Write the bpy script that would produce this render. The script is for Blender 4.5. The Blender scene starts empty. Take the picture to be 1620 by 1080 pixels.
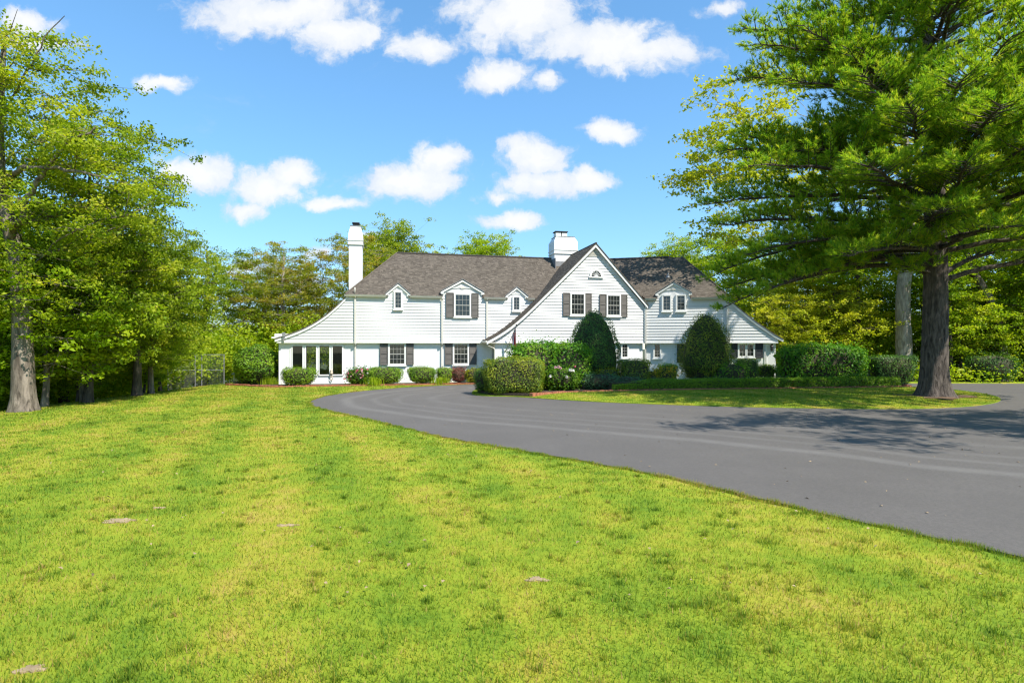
import bpy, math, random
import numpy as np
from mathutils import Vector

R = math.radians
rng0 = np.random.default_rng(7)
random.seed(7)
scene = bpy.context.scene
col = scene.collection

# ------------------------------------------------------------------ camera
cam_d = bpy.data.cameras.new('camera')
cam = bpy.data.objects.new('camera', cam_d)
col.objects.link(cam)
cam.location = (0, 0, 2.3)
cam.rotation_euler = (R(90), 0, 0)
cam_d.sensor_width = 36.0
cam_d.lens = 20.0
cam_d.shift_y = 10 / 1620
cam_d.clip_start = 0.1
cam_d.clip_end = 3000
scene.camera = cam

# ------------------------------------------------------------------ light
SUN_AZ = 50.0      # degrees to the right of straight behind the camera
SUN_EL = 50.0
SUN_STRENGTH = 4.5
SKY_STRENGTH = 0.13
EXPOSURE = 0.80
to_sun = Vector((math.sin(R(SUN_AZ)) * math.cos(R(SUN_EL)), -math.cos(R(SUN_AZ)) * math.cos(R(SUN_EL)), math.sin(R(SUN_EL))))
sun_d = bpy.data.lights.new('sun', 'SUN')
sun_d.energy = SUN_STRENGTH
sun_d.angle = R(0.5)
sun_d.color = (1.0, 0.95, 0.86)
sun = bpy.data.objects.new('sun', sun_d)
sun.rotation_euler = to_sun.to_track_quat('Z', 'Y').to_euler()
sun.location = to_sun * 100
col.objects.link(sun)

scene.view_settings.view_transform = 'Standard'
scene.view_settings.look = 'None'
scene.view_settings.exposure = EXPOSURE
scene.view_settings.gamma = 1.0
scene.view_settings.use_curve_mapping = False

# ------------------------------------------------------------------ sky with clouds
world = bpy.data.worlds.new('World')
scene.world = world
world.use_nodes = True
wt = world.node_tree
for n in list(wt.nodes):
    wt.nodes.remove(n)


class NT:
    """small helper that makes and wires shader nodes"""
    def __init__(self, tree):
        self.t = tree

    def node(self, typ, **kw):
        n = self.t.nodes.new(typ)
        for k, v in kw.items():
            setattr(n, k, v)
        return n

    def link(self, a, b):
        self.t.links.new(a, b)

    def put(self, sock, v):
        if hasattr(v, 'is_output') or isinstance(v, bpy.types.NodeSocket):
            self.link(v, sock)
        else:
            sock.default_value = v

    def math(self, op, a, b=None, c=None, clamp=False):
        n = self.node('ShaderNodeMath', operation=op, use_clamp=clamp)
        self.put(n.inputs[0], a)
        if b is not None:
            self.put(n.inputs[1], b)
        if c is not None:
            self.put(n.inputs[2], c)
        return n.outputs[0]

    def vmath(self, op, a, b=None):
        n = self.node('ShaderNodeVectorMath', operation=op)
        self.put(n.inputs[0], a)
        if b is not None:
            self.put(n.inputs[1], b)
        return n.outputs[1] if op in ('LENGTH', 'DOT_PRODUCT', 'DISTANCE') else n.outputs[0]

    def noise(self, vec, scale, detail=4, rough=0.55, dist=0.0):
        n = self.node('ShaderNodeTexNoise')
        if vec is not None:
            self.link(vec, n.inputs['Vector'])
        n.inputs['Scale'].default_value = scale
        n.inputs['Detail'].default_value = detail
        n.inputs['Roughness'].default_value = rough
        n.inputs['Distortion'].default_value = dist
        return n

    def ramp(self, fac, stops, interp='LINEAR'):
        n = self.node('ShaderNodeValToRGB')
        n.color_ramp.interpolation = interp
        els = n.color_ramp.elements
        while len(els) < len(stops):
            els.new(0.5)
        for e, (p, c) in zip(els, stops):
            e.position = p
            e.color = (c[0], c[1], c[2], 1) if len(c) == 3 else c
        self.link(fac, n.inputs[0])
        return n.outputs[0]

    def mix(self, fac, a, b, blend='MIX'):
        n = self.node('ShaderNodeMix', data_type='RGBA', blend_type=blend)
        self.put(n.inputs[0], fac)
        for s, v in ((n.inputs[6], a), (n.inputs[7], b)):
            if isinstance(v, (tuple, list)):
                s.default_value = (v[0], v[1], v[2], 1)
            else:
                self.link(v, s)
        return n.outputs[2]

    def smooth(self, v, lo, hi, a=0.0, b=1.0):
        n = self.node('ShaderNodeMapRange', interpolation_type='SMOOTHSTEP')
        self.put(n.inputs[0], v)
        n.inputs[1].default_value = lo
        n.inputs[2].default_value = hi
        n.inputs[3].default_value = a
        n.inputs[4].default_value = b
        return n.outputs[0]


W = NT(wt)
sky = W.node('ShaderNodeTexSky', sky_type='NISHITA')
sky.sun_disc = False
sky.sun_elevation = R(SUN_EL)
sky.sun_rotation = math.atan2(to_sun.x, to_sun.y)
sky.altitude = 2500
sky.air_density = 1.0
sky.dust_density = 0.0
sky.ozone_density = 2.2
hsv = W.node('ShaderNodeHueSaturation')
hsv.inputs['Hue'].default_value = 0.488
hsv.inputs['Saturation'].default_value = 1.12
hsv.inputs['Value'].default_value = 1.0
lum = W.vmath('DOT_PRODUCT', sky.outputs[0], (0.25, 0.6, 0.15))
lim = W.math('DIVIDE', 2.0, W.math('MULTIPLY_ADD', lum, 0.25, 1.0))
limc = W.node('ShaderNodeVectorMath', operation='SCALE')
W.link(sky.outputs[0], limc.inputs[0])
W.link(lim, limc.inputs['Scale'])
W.link(limc.outputs[0], hsv.inputs['Color'])
tc = W.node('ShaderNodeTexCoord')
sep = W.node('ShaderNodeSeparateXYZ')
W.link(tc.outputs['Generated'], sep.inputs[0])
ys = W.math('MAXIMUM', sep.outputs[1], 0.06)
uu = W.math('DIVIDE', sep.outputs[0], ys)
vv = W.math('DIVIDE', sep.outputs[2], ys)
uv = W.node('ShaderNodeCombineXYZ')
W.link(uu, uv.inputs[0])
W.link(vv, uv.inputs[1])
warp = W.noise(uv.outputs[0], 7.0, 6, 0.65)
wv = W.vmath('SUBTRACT', warp.outputs['Color'], (0.5, 0.5, 0.5))
wv = W.vmath('MULTIPLY', wv, (0.09, 0.06, 0.0))
uvw = W.vmath('ADD', uv.outputs[0], wv)
# (direction u, v, half width, half height, weight): the cumulus in view
CLOUDS = [(-0.40, 0.59, 0.20, 0.055, 1), (-0.31, 0.555, 0.10, 0.05, 1),
          (0.02, 0.59, 0.16, 0.075, 1), (0.14, 0.535, 0.15, 0.06, 1), (0.25, 0.52, 0.14, 0.04, 0.75),
          (-0.14, 0.535, 0.09, 0.035, 0.7), (-0.03, 0.475, 0.08, 0.032, 0.9), (0.06, 0.47, 0.03, 0.018, 0.7),
          (-0.60, 0.47, 0.055, 0.02, 0.75), (0.17, 0.385, 0.065, 0.026, 1),
          (-0.555, 0.305, 0.075, 0.045, 1), (-0.43, 0.28, 0.085, 0.05, 1), (-0.385, 0.31, 0.06, 0.035, 1), (-0.46, 0.245, 0.06, 0.025, 0.8),
          (-0.19, 0.295, 0.11, 0.045, 1), (-0.12, 0.335, 0.06, 0.04, 1), (-0.30, 0.25, 0.07, 0.018, 0.5),
          (0.035, 0.335, 0.075, 0.05, 1), (0.05, 0.29, 0.085, 0.035, 1), (0.14, 0.295, 0.07, 0.03, 0.9),
          (0.0, 0.225, 0.08, 0.02, 0.9), (-0.25, 0.183, 0.045, 0.022, 0.9), (-0.36, 0.16, 0.04, 0.018, 0.6),
          (0.125, 0.146, 0.035, 0.015, 0.6), (-0.38, 0.11, 0.08, 0.025, 0.8), (-0.46, 0.145, 0.05, 0.02, 0.5),
          (-0.84, 0.57, 0.06, 0.03, 0.9), (-0.82, 0.535, 0.08, 0.016, 0.8), 
          (0.37, 0.60, 0.05, 0.018, 0.5), (-0.02, 0.265, 0.06, 0.016, 0.45)]
field = None
for (cu, cv, a, b, wgt) in CLOUDS:
    d = W.vmath('SUBTRACT', uvw, (cu, cv, 0))
    d = W.vmath('MULTIPLY', d, (1 / a, 1 / b, 0))
    ln = W.vmath('LENGTH', d)
    f = W.math('MULTIPLY_ADD', ln, -wgt, wgt)
    field = f if field is None else W.math('MAXIMUM', field, f)
fine = W.noise(uvw, 13.0, 9, 0.62)
fn = W.math('SUBTRACT', fine.outputs[0], 0.5)
dens_in = W.math('MULTIPLY_ADD', fn, 1.9, field)
front = W.smooth(dens_in, -0.02, 0.46)
wisp = W.noise(W.vmath('MULTIPLY', uvw, (1.0, 2.6, 1.0)), 3.2, 9, 0.68, 0.4)
front = W.math('MAXIMUM', front, W.smooth(wisp.outputs[0], 0.58, 0.86, 0.0, 0.35))
gate = W.smooth(sep.outputs[1], 0.12, 0.35)
front = W.math('MULTIPLY', front, gate)
# the same broken cumulus round the rest of the sky
zz = W.math('ADD', W.math('MAXIMUM', sep.outputs[2], 0.0), 0.22)
pl = W.node('ShaderNodeCombineXYZ')
W.link(W.math('DIVIDE', sep.outputs[0], zz), pl.inputs[0])
W.link(W.math('DIVIDE', sep.outputs[1], zz), pl.inputs[1])
gen = W.noise(pl.outputs[0], 1.6, 8, 0.6)
rest = W.smooth(gen.outputs[0], 0.55, 0.72)
rest = W.math('MULTIPLY', rest, W.math('SUBTRACT', 1.0, gate))
rest = W.math('MULTIPLY', rest, W.smooth(sep.outputs[2], 0.0, 0.12))
cloud = W.math('MAXIMUM', front, rest)
shade = W.noise(uvw, 7.0, 5, 0.6)
edge = W.math('MULTIPLY_ADD', shade.outputs[0], 0.5, W.math('MULTIPLY', dens_in, 0.35))
ccol = W.ramp(edge, [(0.22, (0.66, 0.75, 0.90)), (0.38, (0.86, 0.90, 0.96)), (0.52, (1.0, 1.0, 1.0))])
cmul = W.vmath('MULTIPLY', ccol, (4.6, 4.6, 4.6))
cl9 = W.math('MULTIPLY', cloud, 0.93)
skyc = W.mix(cl9, hsv.outputs[0], cmul)
bg = W.node('ShaderNodeBackground')
bg.inputs['Strength'].default_value = SKY_STRENGTH
W.link(skyc, bg.inputs['Color'])
wo = W.node('ShaderNodeOutputWorld')
W.link(bg.outputs[0], wo.inputs['Surface'])
try:
    world.cycles.sampling_method = 'MANUAL'
    world.cycles.sample_map_resolution = 512
except Exception:
    pass
cy = scene.cycles
cy.max_bounces = 8
cy.diffuse_bounces = 5
cy.glossy_bounces = 3
cy.transmission_bounces = 4
cy.transparent_max_bounces = 8
cy.caustics_reflective = False
cy.caustics_refractive = False
cy.use_denoising = True
cy.filter_width = 1.25


# ------------------------------------------------------------------ mesh helpers
def mesh_np(name, verts, faces, k=None, smooth=False):
    """mesh from numpy: verts (n,3); faces (m,k) array, or a list of tuples"""
    me = bpy.data.meshes.new(name)
    verts = np.asarray(verts, dtype=np.float32)
    if isinstance(faces, np.ndarray):
        m, k = faces.shape
        me.vertices.add(len(verts))
        me.vertices.foreach_set('co', verts.ravel())
        me.loops.add(m * k)
        me.loops.foreach_set('vertex_index', faces.astype(np.int32).ravel())
        me.polygons.add(m)
        me.polygons.foreach_set('loop_start', np.arange(0, m * k, k, dtype=np.int32))
        me.update(calc_edges=True)
    else:
        me.from_pydata(verts.tolist(), [], [tuple(f) for f in faces])
        me.update()
    if smooth:
        me.polygons.foreach_set('use_smooth', np.ones(len(me.polygons), dtype=bool))
    return me


def attr(me, name, vals):
    a = me.attributes.new(name, 'FLOAT', 'POINT')
    a.data.foreach_set('value', np.asarray(vals, dtype=np.float32))


def unit(v):
    return v / (np.linalg.norm(v, axis=-1, keepdims=True) + 1e-9)


def leaf_quads(pos, nrm, size, r, fold=0.14, wid=0.62):
    """diamond leaves, slightly folded, facing about nrm"""
    n = len(pos)
    a = r.normal(0, 1, (n, 3))
    a = unit(a - nrm * (a * nrm).sum(1, keepdims=True))
    b = np.cross(nrm, a)
    L = (size * r.uniform(0.7, 1.3, n))[:, None]
    up = nrm * L * fold
    v = np.stack([pos - a * L * 0.5, pos + b * L * wid * 0.5 + up, pos + a * L * 0.5 - up * 0.6, pos - b * L * wid * 0.5 + up], 1).reshape(-1, 3)
    return v, np.arange(4 * n).reshape(-1, 4)


def base_of(o):
    v = Vector((0, 0, 0))
    while o is not None:
        v += o.location
        o = o.parent
    return np.array(v)


def link(name, me, material=None, parent=None, loc=None):
    o = bpy.data.objects.new(name, me)
    col.objects.link(o)
    if material is not None and len(me.materials) == 0:
        me.materials.append(material)
    if parent is not None:
        o.parent = parent
    if loc is not None:
        o.location = loc
    return o


def tag(o, label=None, cat=None, group=None, kind=None):
    if label:
        o['label'] = label
    if cat:
        o['category'] = cat
    if group:
        o['group'] = group
    if kind:
        o['kind'] = kind
    return o


def thing(name, label, cat, loc=(0, 0, 0), group=None):
    o = bpy.data.objects.new(name, None)
    o.empty_display_size = 0.2
    col.objects.link(o)
    o.location = loc
    return tag(o, label, cat, group)


class MB:
    """collects shapes for one mesh"""
    def __init__(self):
        self.v = []
        self.f = []

    def add(self, verts, faces):
        b = len(self.v)
        self.v += [tuple(p) for p in verts]
        self.f += [tuple(i + b for i in f) for f in faces]
        return self

    def hexa(self, p):
        """8 points: bottom ring then top ring"""
        return self.add(p, [(0, 3, 2, 1), (4, 5, 6, 7), (0, 1, 5, 4), (1, 2, 6, 5), (2, 3, 7, 6), (3, 0, 4, 7)])

    def box(self, c, s):
        x, y, z = c
        a, b, h = s[0] / 2, s[1] / 2, s[2] / 2
        return self.hexa([(x - a, y - b, z - h), (x + a, y - b, z - h), (x + a, y + b, z - h), (x - a, y + b, z - h),
                          (x - a, y - b, z + h), (x + a, y - b, z + h), (x + a, y + b, z + h), (x - a, y + b, z + h)])

    def prism(self, pts, off):
        """polygon pts (list of 3d) extruded by vector off"""
        n = len(pts)
        q = [tuple(np.array(p) + np.array(off)) for p in pts]
        fs = [tuple(range(n - 1, -1, -1)), tuple(range(n, 2 * n))]
        for i in range(n):
            j = (i + 1) % n
            fs.append((i, j, n + j, n + i))
        return self.add(list(pts) + q, fs)

    def tube(self, pts, rad, sides=8, cap=True):
        pts = [np.array(p, float) for p in pts]
        if not hasattr(rad, '__len__'):
            rad = [rad] * len(pts)
        v, f = tube_np(pts, rad, sides)
        fs = [tuple(q) for q in f]
        if cap:
            n = len(pts)
            fs.append(tuple(range(sides - 1, -1, -1)))
            fs.append(tuple(range((n - 1) * sides, n * sides)))
        return self.add(v, fs)

    def lathe(self, c, prof, sides=16):
        """prof: list of (r, z)"""
        vs, fs = [], []
        for r, z in prof:
            for i in range(sides):
                t = 2 * math.pi * i / sides
                vs.append((c[0] + r * math.cos(t), c[1] + r * math.sin(t), c[2] + z))
        for k in range(len(prof) - 1):
            for i in range(sides):
                j = (i + 1) % sides
                fs.append((k * sides + i, k * sides + j, (k + 1) * sides + j, (k + 1) * sides + i))
        fs.append(tuple(range(sides - 1, -1, -1)))
        fs.append(tuple(range((len(prof) - 1) * sides, len(prof) * sides)))
        return self.add(vs, fs)

    def build(self, name, material, parent=None, smooth=False, loc=None):
        v = np.array(self.v, dtype=np.float32)
        if parent is not None:
            v = v - base_of(parent)
        if loc is not None and parent is None:
            v = v - np.array(loc)
        me = mesh_np(name, v, self.f, smooth=smooth)
        return link(name, me, material, parent, loc if parent is None else None)


def tube_np(pts, rad, sides):
    pts = np.asarray(pts, float)
    n = len(pts)
    t = np.gradient(pts, axis=0)
    t /= (np.linalg.norm(t, axis=1, keepdims=True) + 1e-9)
    mean = t.mean(axis=0)
    ref = np.array([0, 0, 1.0]) if abs(mean[2]) < 0.8 else np.array([1.0, 0, 0])
    a = np.cross(t, ref)
    a /= (np.linalg.norm(a, axis=1, keepdims=True) + 1e-9)
    b = np.cross(t, a)
    ang = np.arange(sides) * 2 * np.pi / sides
    rad = np.asarray(rad, float)
    ring = (a[:, None, :] * np.cos(ang)[None, :, None] + b[:, None, :] * np.sin(ang)[None, :, None]) * rad[:, None, None]
    v = (pts[:, None, :] + ring).reshape(-1, 3)
    i = np.arange(n - 1)[:, None] * sides
    j = np.arange(sides)[None, :]
    jn = (j + 1) % sides
    f = np.stack([i + j, i + jn, i + sides + jn, i + sides + j], axis=-1).reshape(-1, 4)
    return v, f


# ------------------------------------------------------------------ materials
def new_mat(name):
    m = bpy.data.materials.new(name)
    m.use_nodes = True
    t = NT(m.node_tree)
    b = m.node_tree.nodes['Principled BSDF']
    return m, t, b


def bump(t, b, height, strength=0.3, dist=0.02):
    n = t.node('ShaderNodeBump')
    n.inputs['Strength'].default_value = strength
    n.inputs['Distance'].default_value = dist
    t.link(height, n.inputs['Height'])
    t.link(n.outputs[0], b.inputs['Normal'])


def plain(name, c, rough=0.6, var=0.12, scale=3.0, metallic=0.0, bumps=0.0, spec=0.4):
    m, t, b = new_mat(name)
    g = t.node('ShaderNodeNewGeometry')
    nz = t.noise(g.outputs['Position'], scale, 6, 0.6)
    lo = tuple(x * (1 - var) for x in c)
    hi = tuple(min(1, x * (1 + var)) for x in c)
    t.link(t.ramp(nz.outputs[0], [(0.3, lo), (0.7, hi)]), b.inputs['Base Color'])
    b.inputs['Roughness'].default_value = rough
    b.inputs['Metallic'].default_value = metallic
    b.inputs['Specular IOR Level'].default_value = spec
    if bumps:
        n2 = t.noise(g.outputs['Position'], scale * 8, 5, 0.6)
        bump(t, b, n2.outputs[0], bumps, 0.02)
    return m


def leaf_mat(name, stops, trans=0.5, rough=0.55, tcol=(1.25, 1.3, 0.5), spec=0.25):
    """leaves: colour from the 'tone' attribute, a little light shining through"""
    m, t, b = new_mat(name)
    a = t.node('ShaderNodeAttribute', attribute_name='tone')
    g = t.node('ShaderNodeNewGeometry')
    oi = t.node('ShaderNodeObjectInfo')
    v = t.math('MULTIPLY_ADD', g.outputs['Random Per Island'], 0.3, t.math('MULTIPLY', a.outputs['Fac'], 0.75))
    v = t.math('ADD', v, t.math('MULTIPLY_ADD', oi.outputs['Random'], 0.16, -0.08))
    c = t.ramp(v, stops)
    t.link(c, b.inputs['Base Color'])
    b.inputs['Roughness'].default_value = rough
    b.inputs['Specular IOR Level'].default_value = spec
    tr = t.node('ShaderNodeBsdfTranslucent')
    tcv = t.vmath('MULTIPLY', c, tcol)
    t.link(tcv, tr.inputs['Color'])
    mx = t.node('ShaderNodeMixShader')
    mx.inputs[0].default_value = trans
    t.link(b.outputs[0], mx.inputs[1])
    t.link(tr.outputs[0], mx.inputs[2])
    out = [n for n in m.node_tree.nodes if n.type == 'OUTPUT_MATERIAL'][0]
    t.link(mx.outputs[0], out.inputs['Surface'])
    return m


def bark_mat(name, dark, light, scale=6.0):
    m, t, b = new_mat(name)
    tcn = t.node('ShaderNodeNewGeometry')
    mp = t.node('ShaderNodeMapping')
    mp.inputs['Scale'].default_value = (1.0, 1.0, 0.22)
    t.link(tcn.outputs['Position'], mp.inputs['Vector'])
    nz = t.noise(mp.outputs[0], scale, 8, 0.65, 0.6)
    big = t.noise(tcn.outputs['Position'], 1.3, 4, 0.6)
    c = t.ramp(nz.outputs[0], [(0.36, dark), (0.62, light)])
    c2 = t.mix(t.smooth(big.outputs[0], 0.42, 0.68, 0.0, 0.55), c, tuple(0.5 * (d + l) * 0.75 for d, l in zip(dark, light)))
    t.link(c2, b.inputs['Base Color'])
    b.inputs['Roughness'].default_value = 0.9
    b.inputs['Specular IOR Level'].default_value = 0.15
    bump(t, b, nz.outputs[0], 0.9, 0.06)
    return m


def lawn_colour(t):
    """patchy lawn: greens, yellowed clover and thin straw, laid out over the ground"""
    g = t.node('ShaderNodeNewGeometry')
    pos = g.outputs['Position']
    big = t.noise(pos, 0.45, 5, 0.6)
    mid = t.noise(pos, 1.9, 5, 0.62)
    mix = t.math('MULTIPLY_ADD', big.outputs[0], 0.55, t.math('MULTIPLY', mid.outputs[0], 0.45))
    # mowing lanes running up the slope towards the house, bent-blade sheen painted as colour
    sx = t.node('ShaderNodeSeparateXYZ')
    t.link(pos, sx.inputs[0])
    lane = t.math('MULTIPLY_ADD', sx.outputs[1], 0.42, sx.outputs[0])
    lw = t.noise(pos, 0.25, 2)
    lane = t.math('MULTIPLY_ADD', lw.outputs[0], 1.1, lane)
    sn = t.math('SINE', t.math('MULTIPLY', lane, 2 * math.pi / 2.3))
    mix = t.math('MULTIPLY_ADD', sn, 0.048, mix)
    return pos, mix, mid


GRASS_STOPS = [(0.22, (0.070, 0.150, 0.014)), (0.38, (0.142, 0.235, 0.018)), (0.50, (0.248, 0.312, 0.024)), (0.59, (0.340, 0.335, 0.034)), (0.675, (0.42, 0.325, 0.070)), (0.78, (0.46, 0.30, 0.13))]


def grass_mats():
    m, t, b = new_mat('lawn_soil_and_thatch')
    pos, mix, mid = lawn_colour(t)
    fine = t.noise(pos, 60.0, 4, 0.7)
    v = t.math('MULTIPLY_ADD', t.math('SUBTRACT', fine.outputs[0], 0.5), 0.35, mix)
    c = t.ramp(v, GRASS_STOPS)
    t.link(c, b.inputs['Base Color'])
    b.inputs['Roughness'].default_value = 0.9
    b.inputs['Specular IOR Level'].default_value = 0.1
    bump(t, b, fine.outputs[0], 0.6, 0.03)
    m2, t, b = new_mat('grass_blade')
    pos, mix, mid = lawn_colour(t)
    a = t.node('ShaderNodeAttribute', attribute_name='tone')
    v = t.math('MULTIPLY_ADD', a.outputs['Fac'], 0.46, t.math('SUBTRACT', mix, 0.23))
    c = t.ramp(v, GRASS_STOPS)
    t.link(c, b.inputs['Base Color'])
    b.inputs['Roughness'].default_value = 0.6
    b.inputs['Specular IOR Level'].default_value = 0.2
    tr = t.node('ShaderNodeBsdfTranslucent')
    t.link(t.vmath('MULTIPLY', c, (1.2, 1.25, 0.6)), tr.inputs['Color'])
    mx = t.node('ShaderNodeMixShader')
    mx.inputs[0].default_value = 0.45
    t.link(b.outputs[0], mx.inputs[1])
    t.link(tr.outputs[0], mx.inputs[2])
    out = [n for n in m2.node_tree.nodes if n.type == 'OUTPUT_MATERIAL'][0]
    t.link(mx.outputs[0], out.inputs['Surface'])
    return m, m2


def asphalt_mat():
    m, t, b = new_mat('asphalt')
    g = t.node('ShaderNodeNewGeometry')
    pos = g.outputs['Position']
    a = t.node('ShaderNodeAttribute', attribute_name='across')
    fine = t.noise(pos, 130.0, 3, 0.7)
    big = t.noise(pos, 0.6, 5, 0.6)
    c = t.ramp(fine.outputs[0], [(0.3, (0.078, 0.069, 0.060)), (0.7, (0.160, 0.143, 0.126))])
    c = t.mix(t.smooth(big.outputs[0], 0.35, 0.7, 0.0, 0.35), c, (0.160, 0.143, 0.126))
    grit = t.noise(pos, 22.0, 6, 0.75)
    c = t.mix(t.smooth(grit.outputs[0], 0.35, 0.68, 0.0, 0.5), c, (0.070, 0.064, 0.058))
    # paler wheel lanes worn round the bend
    wob = t.noise(pos, 0.35, 2)
    w = t.math('MULTIPLY_ADD', wob.outputs[0], 0.5, a.outputs['Fac'])
    band = None
    for c0, hw, k in ((1.95, 0.40, 0.27), (3.15, 0.26, 0.18), (4.1, 0.26, 0.15), (5.6, 0.36, 0.15), (7.0, 0.36, 0.08)):
        f = t.math('ABSOLUTE', t.math('SUBTRACT', w, c0))
        f = t.smooth(f, hw * 0.1, hw, k, 0.0)
        band = f if band is None else t.math('MAXIMUM', band, f)
    brk = t.noise(pos, 1.1, 5, 0.7)
    band = t.math('MULTIPLY', band, t.smooth(brk.outputs[0], 0.25, 0.62, 0.35, 1.1))
    c = t.mix(band, c, (0.25, 0.235, 0.212))
    t.link(c, b.inputs['Base Color'])
    b.inputs['Roughness'].default_value = 0.75
    b.inputs['Specular IOR Level'].default_value = 0.35
    bump(t, b, fine.outputs[0], 0.5, 0.012)
    return m


def brick_wall_mat():
    m, t, b = new_mat('white_painted_brick')
    g = t.node('ShaderNodeNewGeometry')
    br = t.node('ShaderNodeTexBrick')
    br.inputs['Color1'].default_value = (0.80, 0.80, 0.78, 1)
    br.inputs['Color2'].default_value = (0.74, 0.74, 0.72, 1)
    br.inputs['Mortar'].default_value = (0.70, 0.70, 0.68, 1)
    br.inputs['Scale'].default_value = 1.0
    br.inputs['Brick Width'].default_value = 0.22
    br.inputs['Row Height'].default_value = 0.075
    br.inputs['Mortar Size'].default_value = 0.008
    sp = t.node('ShaderNodeSeparateXYZ')
    t.link(g.outputs['Position'], sp.inputs[0])
    cb = t.node('ShaderNodeCombineXYZ')
    t.link(t.math('ADD', sp.outputs[0], sp.outputs[1]), cb.inputs[0])
    t.link(sp.outputs[2], cb.inputs[1])
    t.link(cb.outputs[0], br.inputs['Vector'])
    t.link(br.outputs['Color'], b.inputs['Base Color'])
    b.inputs['Roughness'].default_value = 0.65
    bump(t, b, br.outputs['Fac'], -0.5, 0.012)
    return m


def shingle_mat():
    m, t, b = new_mat('asphalt_shingle')
    g = t.node('ShaderNodeNewGeometry')
    gr = t.noise(g.outputs['Position'], 40, 3, 0.7)
    v = t.math('MULTIPLY_ADD', gr.outputs[0], 0.35, t.math('MULTIPLY', g.outputs['Random Per Island'], 0.75))
    t.link(t.ramp(v, [(0.12, (0.085, 0.071, 0.056)), (0.45, (0.114, 0.095, 0.076)), (0.75, (0.132, 0.111, 0.088)), (1.0, (0.170, 0.142, 0.112))]), b.inputs['Base Color'])
    b.inputs['Roughness'].default_value = 0.92
    b.inputs['Specular IOR Level'].default_value = 0.15
    bump(t, b, gr.outputs[0], 0.4, 0.01)
    return m


def glass_mat():
    m, t, b = new_mat('window_glass')
    b.inputs['Base Color'].default_value = (0.022, 0.026, 0.026, 1)
    b.inputs['Roughness'].default_value = 0.04
    b.inputs['Specular IOR Level'].default_value = 0.7
    g = t.node('ShaderNodeNewGeometry')
    nz = t.noise(g.outputs['Position'], 2.2, 3)
    bump(t, b, nz.outputs[0], 0.05, 0.03)
    return m


def clear_glass_mat():
    m, t, b = new_mat('clear_glass')
    tr = t.node('ShaderNodeBsdfTransparent')
    tr.inputs[0].default_value = (0.78, 0.82, 0.80, 1)
    gl = t.node('ShaderNodeBsdfGlossy')
    gl.inputs['Roughness'].default_value = 0.02
    fr = t.node('ShaderNodeFresnel')
    fr.inputs[0].default_value = 1.5
    mx = t.node('ShaderNodeMixShader')
    t.link(fr.outputs[0], mx.inputs[0])
    t.link(tr.outputs[0], mx.inputs[1])
    t.link(gl.outputs[0], mx.inputs[2])
    out = [n for n in m.node_tree.nodes if n.type == 'OUTPUT_MATERIAL'][0]
    t.link(mx.outputs[0], out.inputs['Surface'])
    return m


def screen_mat(name='windscreen_netting', wire=0.16, c=0.13):
    m, t, b = new_mat(name)
    g = t.node('ShaderNodeNewGeometry')
    sp = t.node('ShaderNodeSeparateXYZ')
    t.link(g.outputs['Position'], sp.inputs[0])
    h = t.math('ADD', sp.outputs[0], sp.outputs[1])
    a1 = t.math('FRACT', t.math('MULTIPLY', t.math('ADD', h, sp.outputs[2]), 14))
    a2 = t.math('FRACT', t.math('MULTIPLY', t.math('SUBTRACT', h, sp.outputs[2]), 14))
    w = t.math('MAXIMUM', t.math('LESS_THAN', a1, wire), t.math('LESS_THAN', a2, wire))
    b.inputs['Base Color'].default_value = (c, c, c * 1.05, 1)
    t.link(w, b.inputs['Alpha'])
    return m


M = {}
M['lawn'], M['blade'] = grass_mats()
M['asphalt'] = asphalt_mat()
M['brickwall'] = brick_wall_mat()
M['shingle'] = shingle_mat()
M['glass'] = glass_mat()
M['clear'] = clear_glass_mat()
M['screen'] = screen_mat()
M['wire'] = screen_mat('chain_link_wire', 0.05, 0.2)
def siding_mat():
    m, t, b = new_mat('white_lap_siding')
    g = t.node('ShaderNodeNewGeometry')
    oi = t.node('ShaderNodeObjectInfo')
    nz = t.noise(g.outputs['Position'], 1.4, 6, 0.65)
    v = t.math('MULTIPLY_ADD', oi.outputs['Random'], 0.5, t.math('MULTIPLY', nz.outputs[0], 0.7))
    t.link(t.ramp(v, [(0.2, (0.63, 0.62, 0.59)), (0.75, (0.73, 0.72, 0.70))]), b.inputs['Base Color'])
    b.inputs['Roughness'].default_value = 0.5
    return m


M['siding'] = siding_mat()
M['trim'] = plain('white_trim', (0.78, 0.77, 0.73), 0.5, 0.03, 1.5)
M['sash'] = plain('cream_sash_paint', (0.50, 0.48, 0.43), 0.5, 0.04, 2)
M['cream'] = plain('greige_gutter_metal', (0.60, 0.57, 0.50), 0.45, 0.05, 1.5)
M['shutter'] = plain('taupe_shutter_paint', (0.115, 0.102, 0.088), 0.6, 0.1, 2)
M['dark_shutter'] = plain('charcoal_shutter_paint', (0.035, 0.037, 0.040), 0.6, 0.1, 2)
M['dark_metal'] = plain('dark_weathered_metal', (0.045, 0.042, 0.040), 0.5, 0.2, 6, 0.4)
M['ridge'] = plain('ridge_cap', (0.055, 0.048, 0.043), 0.9, 0.2, 8)
M['flashing'] = plain('lead_flashing', (0.25, 0.25, 0.25), 0.5, 0.2, 5, 0.3)
M['brick'] = plain('red_edging_brick', (0.36, 0.13, 0.07), 0.85, 0.35, 4, 0, 0.3)
M['mulch'] = plain('bed_mulch', (0.055, 0.038, 0.026), 0.95, 0.5, 9, 0, 0.8)
M['litter'] = plain('pine_needle_litter', (0.16, 0.095, 0.05), 0.95, 0.5, 14, 0, 0.8)
M['forest'] = plain('forest_floor', (0.055, 0.060, 0.022), 0.95, 0.5, 1.2, 0, 0.8)
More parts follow.
